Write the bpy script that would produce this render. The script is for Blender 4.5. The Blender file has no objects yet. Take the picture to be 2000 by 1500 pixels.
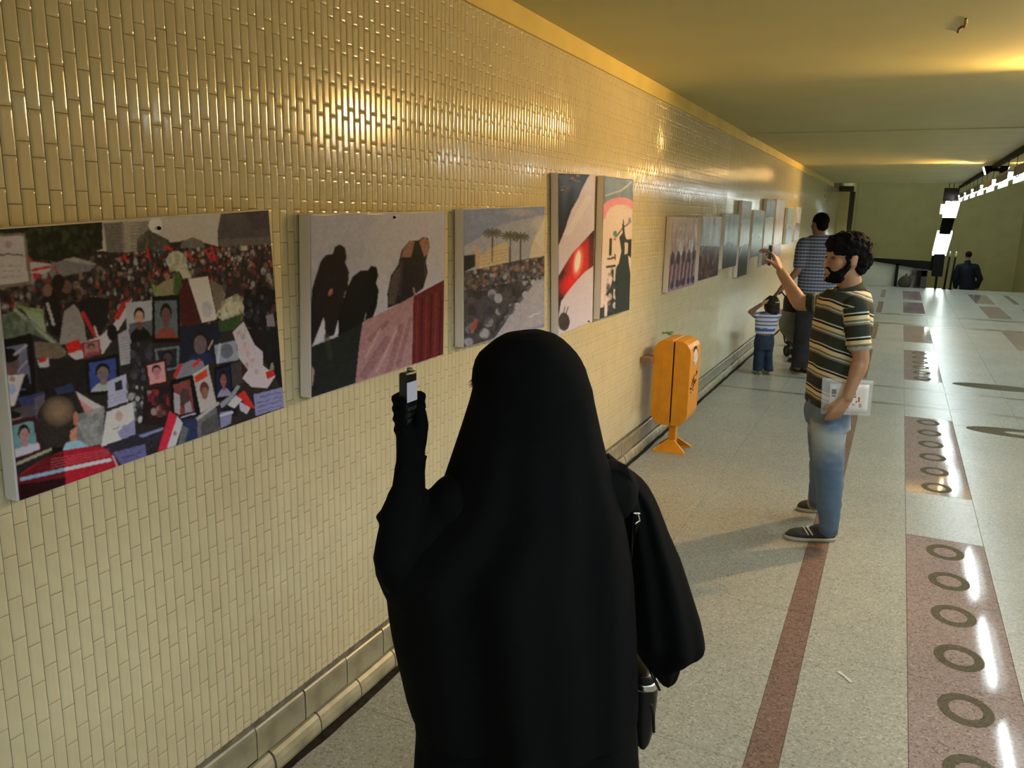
import bpy, math, random
import numpy as np
from mathutils import Vector, Matrix, noise as mnoise
random.seed(7); rng = np.random.default_rng(7)
scene = bpy.context.scene
COL = scene.collection

# ---------------------------------------------------------------- camera
F = 1564.2                                   # focal length in pixels of a 2000 px wide frame
YAW, PITCH, ROLL = [math.radians(a) for a in (25.274, 12.018, 1.1786)]
CAM = np.array([1.6334, 0.0, 1.75])
FW = np.array([-math.sin(YAW)*math.cos(PITCH), math.cos(YAW)*math.cos(PITCH), -math.sin(PITCH)])
R0 = np.array([math.cos(YAW), math.sin(YAW), 0.0])
U0 = np.cross(R0, FW)
CR = math.cos(ROLL)*R0 + math.sin(ROLL)*U0
CU = -math.sin(ROLL)*R0 + math.cos(ROLL)*U0
ED = np.array([-math.sin(YAW), math.cos(YAW), 0.0])      # horizontal viewing direction
UP = np.array([0, 0, 1.0])
cam = bpy.data.cameras.new('camera'); cam_o = bpy.data.objects.new('camera', cam); COL.objects.link(cam_o)
cam.sensor_width = 36; cam.lens = F/2000*36; cam.clip_start = 0.05; cam.clip_end = 200
M = Matrix.Identity(4)
for i in range(3):
    M[i][0], M[i][1], M[i][2], M[i][3] = CR[i], CU[i], -FW[i], CAM[i]
cam_o.matrix_world = M
scene.camera = cam_o

def ray(u, v): return FW + CR*(u-1000)/F + CU*(750-v)/F
def hp(u, v, hd):                                        # point at a horizontal distance hd in front of the camera
    r = ray(u, v); return CAM + r*(hd/(r @ ED))
def atx(u, v, x): r = ray(u, v); return CAM + r*((x-CAM[0])/r[0])
def aty(u, v, y): r = ray(u, v); return CAM + r*(y/r[1])
def atz(u, v, z): r = ray(u, v); return CAM + r*((z-CAM[2])/r[2])

# ---------------------------------------------------------------- world, exposure, lamps
w = bpy.data.worlds.new('world'); scene.world = w; w.use_nodes = True
w.node_tree.nodes['Background'].inputs[0].default_value = (.75, .9, .8, 1)
w.node_tree.nodes['Background'].inputs[1].default_value = 0.02
scene.view_settings.view_transform = 'Standard'; scene.view_settings.look = 'None'
scene.view_settings.exposure = 0.0; scene.view_settings.gamma = 1.0
scene.view_settings.use_curve_mapping = False
WARM = (1.0, 0.59, 0.19); COOL = (0.85, 1.0, 1.03)
FLOOD_W = 300.0; WASH_W = 13.0; TUBE_E = 150.0
FLOOD_Y = (5.85, 14.6); FLOOD_X = 2.84

def spot(name, loc, to, watts, col, size, blend, radius):
    l = bpy.data.lights.new(name, 'SPOT'); l.energy = watts; l.color = col
    l.spot_size = math.radians(size); l.spot_blend = blend; l.shadow_soft_size = radius
    o = bpy.data.objects.new(name, l); COL.objects.link(o); o.location = loc
    o.rotation_euler = (Vector(to)-Vector(loc)).to_track_quat('-Z', 'Y').to_euler()
    return o

# ---------------------------------------------------------------- helpers
def lin(c):
    c = np.asarray(c, float)/255.0
    return np.where(c <= 0.04045, c/12.92, ((c+0.055)/1.055)**2.4)
def mat(name, col, rough=.6, spec=.5, metal=0, vary=0.0, scale=20, bump=0, coat=0, emit=None, estr=0, attr=None, sheen=0, trans=0, alpha=1):
    m = bpy.data.materials.new(name); m.use_nodes = True
    nt = m.node_tree; b = nt.nodes['Principled BSDF']
    b.inputs['Base Color'].default_value = (*col, 1); b.inputs['Roughness'].default_value = rough
    b.inputs['Specular IOR Level'].default_value = spec; b.inputs['Metallic'].default_value = metal
    b.inputs['Coat Weight'].default_value = coat
    if coat: b.inputs['Coat Roughness'].default_value = .08
    if sheen: b.inputs['Sheen Weight'].default_value = sheen; b.inputs['Sheen Roughness'].default_value = .5
    b.inputs['Transmission Weight'].default_value = trans; b.inputs['Alpha'].default_value = alpha
    if emit: b.inputs['Emission Color'].default_value = (*emit, 1); b.inputs['Emission Strength'].default_value = estr
    tc = nt.nodes.new('ShaderNodeTexCoord')
    if attr:
        a = nt.nodes.new('ShaderNodeAttribute'); a.attribute_name = attr
        nt.links.new(a.outputs['Color'], b.inputs['Base Color'])
    if vary or bump:
        n = nt.nodes.new('ShaderNodeTexNoise'); n.inputs['Scale'].default_value = scale; n.inputs['Detail'].default_value = 4
        nt.links.new(tc.outputs['Object'], n.inputs['Vector'])
    if vary:
        mx = nt.nodes.new('ShaderNodeMix'); mx.data_type = 'RGBA'; mx.blend_type = 'MULTIPLY'; mx.inputs[0].default_value = 1
        rp = nt.nodes.new('ShaderNodeMapRange'); rp.inputs[1].default_value = .3; rp.inputs[2].default_value = .7
        rp.inputs[3].default_value = 1-vary; rp.inputs[4].default_value = 1+vary*.4
        nt.links.new(n.outputs['Fac'], rp.inputs[0])
        cc = nt.nodes.new('ShaderNodeCombineColor')
        for i in range(3): nt.links.new(rp.outputs[0], cc.inputs[i])
        if attr: nt.links.new(a.outputs['Color'], mx.inputs[6])
        else: mx.inputs[6].default_value = (*col, 1)
        nt.links.new(cc.outputs[0], mx.inputs[7]); nt.links.new(mx.outputs[2], b.inputs['Base Color'])
    if bump:
        bp = nt.nodes.new('ShaderNodeBump'); bp.inputs['Strength'].default_value = bump; bp.inputs['Distance'].default_value = .01
        nt.links.new(n.outputs['Fac'], bp.inputs['Height']); nt.links.new(bp.outputs['Normal'], b.inputs['Normal'])
    return m

def tag(o, label=None, cat=None, group=None, kind=None):
    for k, v in (('label', label), ('category', cat), ('group', group), ('kind', kind)):
        if v: o[k] = v
    return o
def empty(name, loc, label=None, cat=None, group=None, kind=None):
    o = bpy.data.objects.new(name, None); COL.objects.link(o); o.location = loc; o.empty_display_size = .1
    return tag(o, label, cat, group, kind)
def link(name, me, m=None, parent=None, smooth=False):
    if m and not me.materials: me.materials.append(m)
    if smooth: me.polygons.foreach_set('use_smooth', [True]*len(me.polygons))
    o = bpy.data.objects.new(name, me); COL.objects.link(o)
    if parent:
        o.parent = parent
        p = parent; loc = Vector((0, 0, 0))
        while p: loc += Vector(p.location); p = p.parent
        o.location = -loc                                 # geometry is written in world coordinates
    return o

class S:
    """a soup of closed shells written in world coordinates"""
    def __init__(s): s.v = []; s.f = []
    def add(s, v, f):
        n = len(s.v); s.v.extend([tuple(map(float, p)) for p in v]); s.f.extend([tuple(i+n for i in q) for q in f]); return s
    def loft(s, rings, cap=True):
        n = len(rings[0]); v = [p for r in rings for p in r]; f = []
        for i in range(len(rings)-1):
            for j in range(n):
                k = (j+1) % n; f.append((i*n+j, i*n+k, (i+1)*n+k, (i+1)*n+j))
        if cap:
            f.append(tuple(range(n-1, -1, -1))); b = (len(rings)-1)*n; f.append(tuple(b+j for j in range(n)))
        return s.add(v, f)
    def cap(s, p0, p1, r0, r1=None, n=12, flat=False):
        r1 = r0 if r1 is None else r1
        p0 = np.array(p0, float); p1 = np.array(p1, float); d = p1-p0; L = np.linalg.norm(d)+1e-9; d = d/L
        a = np.cross(d, [0, 0, 1] if abs(d[2]) < .9 else [1, 0, 0]); a /= np.linalg.norm(a); b = np.cross(d, a)
        rings = []
        def ring(c, r): return [c + r*(math.cos(t)*a+math.sin(t)*b) for t in np.linspace(0, 2*math.pi, n, endpoint=False)]
        if flat: rings = [ring(p0, r0), ring(p1, r1)]
        else:
            for q in (-80, -55, -28): rings.append(ring(p0+d*r0*math.sin(math.radians(q)), r0*math.cos(math.radians(q))))
            rings += [ring(p0, r0), ring(p1, r1)]
            for q in (28, 55, 80): rings.append(ring(p1+d*r1*math.sin(math.radians(q)), r1*math.cos(math.radians(q))))
        return s.loft(rings)
    def path(s, pts, rs, n=10):
        for i in range(len(pts)-1): s.cap(pts[i], pts[i+1], rs[i], rs[i+1], n)
        return s
    def ell(s, c, rx, ry, rz, ax=None, n=16, m=10):
        c = np.array(c, float); ax = np.eye(3) if ax is None else np.array(ax, float)
        rings = []
        for i in range(1, m):
            t = math.pi*i/m-math.pi/2
            rings.append([c + ax[0]*rx*math.cos(t)*math.cos(q) + ax[1]*ry*math.cos(t)*math.sin(q) + ax[2]*rz*math.sin(t) for q in np.linspace(0, 2*math.pi, n, endpoint=False)])
        return s.loft(rings)
    def box(s, c, h, ax=None):
        c = np.array(c, float); ax = np.eye(3) if ax is None else np.array(ax, float)
        v = [c + ax[0]*h[0]*i + ax[1]*h[1]*j + ax[2]*h[2]*k for i in (-1, 1) for j in (-1, 1) for k in (-1, 1)]
        return s.add(v, [(0, 1, 3, 2), (4, 6, 7, 5), (0, 4, 5, 1), (2, 3, 7, 6), (0, 2, 6, 4), (1, 5, 7, 3)])
    def bb(s, x0, x1, y0, y1, z0, z1): return s.box(((x0+x1)/2, (y0+y1)/2, (z0+z1)/2), ((x1-x0)/2, (y1-y0)/2, (z1-z0)/2))
    def prism(s, poly, dirv):
        """polygon (list of 3d points) swept along dirv"""
        d = np.array(dirv, float); return s.loft([[np.array(p) for p in poly], [np.array(p)+d for p in poly]])
    def mesh(s, name):
        me = bpy.data.meshes.new(name); me.from_pydata(s.v, [], s.f); me.update()
        import bmesh
        bm = bmesh.new(); bm.from_mesh(me); bmesh.ops.recalc_face_normals(bm, faces=bm.faces); bm.to_mesh(me); bm.free()
        return me
    def build(s, name, m, parent=None, smooth=False, bevel=0):
        o = link(name, s.mesh(name), m, parent, smooth)
        if bevel:
            b = o.modifiers.new('bevel', 'BEVEL'); b.width = bevel; b.segments = 2; b.limit_method = 'ANGLE'
        return o
    def skin(s, name, m, parent=None, voxel=.008, sm=4, wrinkle=None, color=None):
        """melt all shells into one continuous surface"""
        me = bpy.data.meshes.new(name); me.from_pydata(s.v, [], s.f); me.update()
        o = bpy.data.objects.new(name, me); COL.objects.link(o)
        r = o.modifiers.new('r', 'REMESH'); r.mode = 'VOXEL'; r.voxel_size = voxel
        if sm: q = o.modifiers.new('s', 'SMOOTH'); q.factor = .5; q.iterations = sm
        dg = bpy.context.evaluated_depsgraph_get()
        nm = bpy.data.meshes.new_from_object(o.evaluated_get(dg))
        bpy.data.objects.remove(o); bpy.data.meshes.remove(me); nm.name = name
        if wrinkle:
            nn = [v.normal.copy() for v in nm.vertices]
            for v, n in zip(nm.vertices, nn): v.co += n*wrinkle(v.co)
        if color:
            at = nm.color_attributes.new('paint', 'FLOAT_COLOR', 'POINT')
            at.data.foreach_set('color', np.array([(*color(np.array(v.co)), 1) for v in nm.vertices], float).ravel())
        return link(name, nm, m, parent, True)

# ---------------------------------------------------------------- materials of the setting
TILE = mat('glazed_tile', (.66, .59, .40), .12, .75, vary=.08, scale=9)
def tile_variation(m):
    nt = m.node_tree; b = nt.nodes['Principled BSDF']
    oi = nt.nodes.new('ShaderNodeObjectInfo')
    return m
GROUT = mat('grout', (.24, .18, .10), .9, .2, vary=.3, scale=40)
SKIRT = mat('skirting_glaze', (.40, .37, .26), .3, .5, vary=.45, scale=9)
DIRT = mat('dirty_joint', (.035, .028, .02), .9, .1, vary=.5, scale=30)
BAND = mat('yellow_band_paint', (.75, .60, .20), .6, .3, vary=.12, scale=3)
CEIL = mat('ceiling_paint', (.57, .54, .265), .62, .3, vary=.08, scale=1.2)
FARWALL = mat('far_wall_paint', (.70, .645, .37), .6, .3, vary=.1, scale=2)
RIGHT = mat('right_wall_glaze', (.55, .48, .28), .35, .4, vary=.1, scale=5)

def terrazzo(name, base, dark, light, rough=.24, spec=.3):
    m = bpy.data.materials.new(name); m.use_nodes = True; nt = m.node_tree; b = nt.nodes['Principled BSDF']
    b.inputs['Roughness'].default_value = rough; b.inputs['Specular IOR Level'].default_value = spec
    g = nt.nodes.new('ShaderNodeNewGeometry')
    vo = nt.nodes.new('ShaderNodeTexVoronoi'); vo.inputs['Scale'].default_value = 150
    nt.links.new(g.outputs['Position'], vo.inputs['Vector'])
    sep = nt.nodes.new('ShaderNodeSeparateColor'); nt.links.new(vo.outputs['Color'], sep.inputs[0])
    cr = nt.nodes.new('ShaderNodeValToRGB'); nt.links.new(sep.outputs[0], cr.inputs[0])
    e = cr.color_ramp.elements; e[0].position = 0; e[0].color = (*dark, 1); e[1].position = 1; e[1].color = (*light, 1)
    x = e.new(.3); x.color = (*base, 1); x = e.new(.8); x.color = (*base, 1)
    n = nt.nodes.new('ShaderNodeTexNoise'); n.inputs['Scale'].default_value = 1.6; n.inputs['Detail'].default_value = 6
    nt.links.new(g.outputs['Position'], n.inputs['Vector'])
    mr = nt.nodes.new('ShaderNodeMapRange'); mr.inputs[1].default_value = .3; mr.inputs[2].default_value = .7; mr.inputs[3].default_value = .92; mr.inputs[4].default_value = 1.04
    nt.links.new(n.outputs['Fac'], mr.inputs[0])
    mx = nt.nodes.new('ShaderNodeVectorMath'); mx.operation = 'SCALE'
    nt.links.new(cr.outputs[0], mx.inputs[0]); nt.links.new(mr.outputs[0], mx.inputs['Scale'])
    nt.links.new(mx.outputs[0], b.inputs['Base Color'])
    return m
SLAB = terrazzo('terrazzo_cream', (.345, .34, .295), (.22, .215, .18), (.47, .465, .42), .27, .11)
RED = terrazzo('granite_red', (.20, .13, .105), (.10, .07, .06), (.28, .19, .15), .2, .07)
PURP = terrazzo('granite_mauve', (.30, .235, .22), (.17, .12, .115), (.40, .33, .31), .06, .12)
GREYB = terrazzo('terrazzo_grey', (.19, .18, .14), (.10, .09, .07), (.28, .27, .22), .3)
RINGM = terrazzo('terrazzo_olive', (.115, .105, .075), (.08, .07, .05), (.15, .14, .10), .5, .0)
WHITE = mat('canvas_white', (.90, .86, .90), .6, .3)
BLACKM = mat('black_metal', (.008, .0075, .007), .7, .12)
# ---------------------------------------------------------------- setting
YB, YE = -14.0, 24.5
# left wall with its tiles
wall = empty('wall_left', (0, 0, 0)); tag(wall, kind='structure')
S().bb(-.25, -.0021, YB, 25.6, 0, 2.75).build('backing', GROUT, wall)
PW, PH = .0307, .0955
hw, hh = (PW-.0020)/2, (PH-.0019)/2
def tile_shell(detail):
    """pillow-edged tile: rectangular rings, normals given exactly so that long edges stay straight"""
    r0 = .0095; W_ = .0078; K = .0012
    def ring_(x, q):
        a, b, e, g = hw-q, hh-q, hw-max(r0, q), hh-max(r0, q)
        return [(x, a, g), (x, a, b), (x, e, b), (x, -e, b), (x, -a, b), (x, -a, g), (x, -a, -g), (x, -a, -b), (x, -e, -b), (x, e, -b), (x, a, -b), (x, a, -g)]
    lv = [(-.0035, 0, 1.0)]+[(-K*(1-q/W_)**2, q, 2*K/W_*(1-q/W_)) for q in (0, .0018, .0038, W_)]
    if not detail: lv = [(-.0035, 0, 1.0), (-.0006, 0, .3), (0, .0016, 0)]
    v, n = [], []
    for x, q, sl in lv:
        v += ring_(x, q)
        for sy, sz in ((1, 0), (.7, .7), (0, 1), (0, 1), (-.7, .7), (-1, 0), (-1, 0), (-.7, -.7), (0, -1), (0, -1), (.7, -.7), (1, 0)):
            d = np.array([1.0, sl*sy, sl*sz]); n.append(d/np.linalg.norm(d))
    N_ = 12; f = [(N_*k+a, N_*k+(a+1) % N_, N_*k+N_+(a+1) % N_, N_*k+N_+a) for k in range(len(lv)-1) for a in range(N_)]
    f.append(tuple(N_*(len(lv)-1)+a for a in range(N_)))
    return np.array(v), f, np.array(n)
tv, tf, tn = tile_shell(True); sv, sf, sn = tile_shell(False)
tile_me = bpy.data.meshes.new('tile'); tile_me.from_pydata([tuple(p) for p in tv], [], tf); tile_me.update()
tile_me.materials.append(TILE); tile_me.polygons.foreach_set('use_smooth', [True]*len(tile_me.polygons))
tile_me.normals_split_custom_set_from_vertices(tn.tolist())
pos = []
for c in range(-130, 796):
    y = 1.134 + c*PW
    z0 = (1.844 if c % 2 == 0 else 1.779) - PH/2
    for k in range(-18, 10):
        z = z0 + k*PH
        if z+hh < .212 or z-hh > 2.545: continue
        pos.append((y, z))
# the 300 nearest ones in view are parts of their own
near = [p for p in pos if .93 < p[0] < 1.56 and .25 < p[1] < 2.3]
near.sort(key=lambda p: p[0]); near = near[:300]; nearset = set(near)
for i, (y, z) in enumerate(near):
    o = bpy.data.objects.new('tile', tile_me); COL.objects.link(o); o.parent = wall; o.location = (0, y, z)
    o.rotation_euler = (0, random.gauss(0, .003), random.gauss(0, .004))
V, Fc, NN = [], [], []; n0 = 0
for (y, z) in pos:
    if (y, z) in nearset: continue
    base, ff, bn = (tv, tf, tn) if -.3 < y < 8.5 else (sv, sf, sn)
    sg = 1 if y < 3.6 else 2.2 if y < 8.5 else .4
    a, bq = rng.normal(0, .003*sg), rng.normal(0, .004*sg)
    q = base.copy(); q[:, 0] += q[:, 1]*bq + q[:, 2]*a + rng.normal(0, .00015); q[:, 1] += y; q[:, 2] = np.clip(q[:, 2]+z, .201, 2.555)
    m_ = bn.copy(); m_[:, 1] -= bq; m_[:, 2] -= a; NN.append(m_)
    V.append(q); Fc += [tuple(i+n0 for i in g) for g in ff]; n0 += len(q)
me = bpy.data.meshes.new('tile'); me.from_pydata(np.concatenate(V).tolist(), [], Fc); me.update()
me.polygons.foreach_set('use_smooth', [True]*len(me.polygons)); NN = np.concatenate(NN); NN /= np.linalg.norm(NN, axis=1)[:, None]
me.normals_split_custom_set_from_vertices(NN.tolist())
o = link('tile', me, TILE, wall); o['kind'] = 'stuff'
# skirting: two courses of glazed pieces
base = empty('baseboard_left', (0, 0, 0)); tag(base, kind='structure')
S().bb(-.02, .003, YB, 25, .0, .183).build('bed', DIRT, base); S().bb(-.02, .0015, YB, 25, .183, .2035).build('grout_line', mat('grey_grout', (.20, .175, .135), .9, .2, vary=.5, scale=25), base)
def piece(prof, L):
    s = S(); s.loft([[(x, -L/2, z) for x, z in prof], [(x, L/2, z) for x, z in prof]]); return s.mesh('tile')
PY = .2265
up = piece([(-.01, .081), (.012, .081), (.0135, .088), (.013, .17), (.0105, .181), (.006, .186), (-.01, .187)], PY-.005)
lo = piece([(-.01, .002), (.030, .002), (.033, .014), (.031, .04), (.024, .058), (.013, .068), (-.01, .070)], PY-.006)
for m_ in (up, lo): m_.materials.append(SKIRT)
for k in range(-20, 103):
    y = 1.646 + (k+.5)*PY
    o = bpy.data.objects.new('tile', up); COL.objects.link(o); o.parent = base; o.location = (random.gauss(0, .001), y, random.gauss(0, .0008)); o.rotation_euler = (0, 0, random.gauss(0, .004))
    o = bpy.data.objects.new('tile', lo); COL.objects.link(o); o.parent = base; o.location = (random.gauss(0, .0015), y+.055, random.gauss(0, .0012)); o.rotation_euler = (0, 0, random.gauss(0, .006))
# yellow band above the tiles, ceiling
tag(S().bb(-.1, .012, YB, 21.9, 2.556, 2.66).build('trim_1', BAND, bevel=.004), kind='structure')
ceil_o = tag(S().bb(-.3, 5.9, YB, 21.9, 2.65, 2.9).build('ceiling', CEIL), kind='structure')
STAIN = mat('rust_stain', (.16, .085, .03), .8)
for pts in (((1872, 62), (1874, 55)), ((1876, 54), (1879, 51)), ((1884, 52), (1887, 44), (1887, 36))):
    s_ = S(); q_ = [atz(u, v, 2.649) for u, v in pts]
    for a, b in zip(q_, q_[1:]): s_.cap(a, b, .008, .006, 8)
    s_.build('rust_mark', STAIN, ceil_o)
tag(S().bb(-.3, 5.9, 9.25, 9.62, 2.640, 2.652).build('trim_2', CEIL, bevel=.004), kind='structure')
tag(S().bb(5.55, 5.8, YB, 37, -5, 2.9).build('wall_right', RIGHT), kind='structure')
tag(S().bb(-.3, 5.9, YB-.3, YB, -.1, 2.9).build('wall_back', RIGHT), kind='structure')
tag(S().bb(-.3, 5.9, 34.5, 34.8, -6, 4.6).build('wall_end', FARWALL), kind='structure')
tag(S().bb(-.3, 0, 25.6, 34.6, -6, 4.6).build('wall_stairwell', FARWALL), kind='structure')
tag(S().bb(-.3, 5.9, 21.85, 34.6, 4.4, 4.6).build('ceiling_stairwell', FARWALL), kind='structure')
tag(S().bb(-.3, 5.9, 21.75, 21.9, 2.7, 4.5).build('wall_fascia', FARWALL), kind='structure')
# floor: bed + slabs
floor = empty('floor', (0, 0, 0)); tag(floor, kind='structure')
S().bb(-.1, 5.6, YB, 24.62, -.3, -.006).build('bed', GREYB, floor)
def slab(x0, x1, y0, y1, m, name='slab', z=0.0, g=.0007):
    s = S(); c = .0008
    a = [(x0+g, y0+g), (x1-g, y0+g), (x1-g, y1-g), (x0+g, y1-g)]
    bq = [(x0+g+c, y0+g+c), (x1-g-c, y0+g+c), (x1-g-c, y1-g-c), (x0+g+c, y1-g-c)]
    v = [(x, y, -.01) for x, y in a] + [(x, y, z-c) for x, y in a] + [(x, y, z) for x, y in bq]
    f = [(4*i+j, 4*i+(j+1) % 4, 4*i+4+(j+1) % 4, 4*i+4+j) for i in range(2) for j in range(4)] + [(8, 9, 10, 11)]
    me = bpy.data.meshes.new(name); me.from_pydata(v, [], f); me.update()
    return link(name, me, m, floor)
BANDS = [(8.47, 8.56), (9.37, 9.46), (15.36, 15.6), (16.95, 17.2)]
def runs(y0, y1, step, phase):
    """slab joints between y0 and y1, interrupted by the grey cross bands"""
    cuts = {y0, y1}
    k = math.ceil((y0-phase)/step)
    while phase+k*step < y1:
        q = phase+k*step
        if q-y0 > .1 and y1-q > .1 and all(not (a-.12 < q < b+.12) for a, b in BANDS): cuts.add(q)
        k += 1
    for a, b in BANDS:
        if y0 < a < y1: cuts |= {a, b}
    cuts = sorted(cuts)
    return [(a, b) for a, b in zip(cuts, cuts[1:]) if not any(abs(a-q) < 1e-6 for q, _ in BANDS)]
YS = -2.0
for (x0, x1, st, ph) in ((0, .68, 1.16, 3.27), (.68, 1.355, 1.16, 3.6), (1.46, 1.845, .775, 3.27), (2.235, 2.775, 1.16, 3.27), (2.775, 3.315, 1.16, 3.27), (3.705, 4.09, .775, 3.27), (4.195, 4.87, 1.55, 3.27), (4.87, 5.55, 1.55, 3.27)):
    for a, b in runs(YS, 24.6, st, ph): slab(x0, x1, a, b, SLAB)
for a, b in BANDS: slab(0, 5.55, a, b, GREYB, 'band')
reds = [(YS, .4), (.4, 2.0), (2.0, 3.6), (3.6, 5.2), (5.2, 6.8), (6.8, 8.0), (9.75, 12.15), (13.25, 15.3), (17.25, 19.7), (20.83, 23.25)]
purps = [(YS, 2.1), (2.5, 3.27), (3.27, 4.04), (4.04, 4.885), (5.715, 6.49), (6.49, 7.26), (7.26, 8.03), (9.96, 10.74), (10.74, 11.52), (11.52, 12.33), (13.2, 15.3), (17.45, 19.85), (20.5, 23.05)]
def fill(x0, x1, segs, m, name):
    for a, b in segs: slab(x0, x1, a, b, m, name)
    edges = [YS] + [q for s_ in segs for q in s_] + [24.6]
    for a, b in zip(edges[0::2], edges[1::2]):
        if b-a > .05:
            for c, d in runs(a, b, .775, 3.27): slab(x0, x1, c, d, SLAB)
for x0 in (1.355, 4.09): fill(x0, x0+.105, reds, RED, 'stripe')
for x0 in (1.845, 3.315): fill(x0, x0+.39, purps, PURP, 'inlay_panel')
def ring_inlay(cx, cy, rx, ry, k=.6, n=40):
    v, f = [], []
    for i in range(n):
        t = 2*math.pi*i/n; c, s_ = math.cos(t), math.sin(t)
        v += [(cx+rx*c, cy+ry*s_, .0), (cx+rx*c, cy+ry*s_, .0009), (cx+rx*k*c, cy+ry*k*s_, .0009), (cx+rx*k*c, cy+ry*k*s_, 0)]
    for i in range(n):
        j = (i+1) % n
        for q in range(3): f.append((4*i+q, 4*j+q, 4*j+q+1, 4*i+q+1))
    me = bpy.data.meshes.new('ring'); me.from_pydata(v, [], f); me.update(); link('ring', me, RINGM, floor)
for xc in (2.037, 3.51):
    for y0 in (2.71, 5.88, 10.13):
        for k in range(6): ring_inlay(xc, y0+k*.396, .093, .108)
for yc, k in ((10.0, .0), (7.83, .35), (1.6, .3)): ring_inlay(2.775, yc, .445, .165, max(k, .02), 64)
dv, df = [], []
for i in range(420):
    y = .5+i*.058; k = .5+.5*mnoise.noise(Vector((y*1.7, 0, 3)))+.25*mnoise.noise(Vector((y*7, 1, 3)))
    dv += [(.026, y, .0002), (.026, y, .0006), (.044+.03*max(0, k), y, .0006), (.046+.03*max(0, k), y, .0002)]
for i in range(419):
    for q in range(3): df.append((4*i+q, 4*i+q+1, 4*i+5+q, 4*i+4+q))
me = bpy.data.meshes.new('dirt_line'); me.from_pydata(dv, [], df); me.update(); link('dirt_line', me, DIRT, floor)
# stairs going down behind the floor edge
st = empty('stairs', (2.2, 24.6, 0)); tag(st, kind='structure')
for k in range(16): S().bb(0, 5.55, 24.62+k*.3, 24.95+k*.3, -.17*(k+1)-.3, -.17*(k+1)).build('step', GREYB, st)

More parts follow.
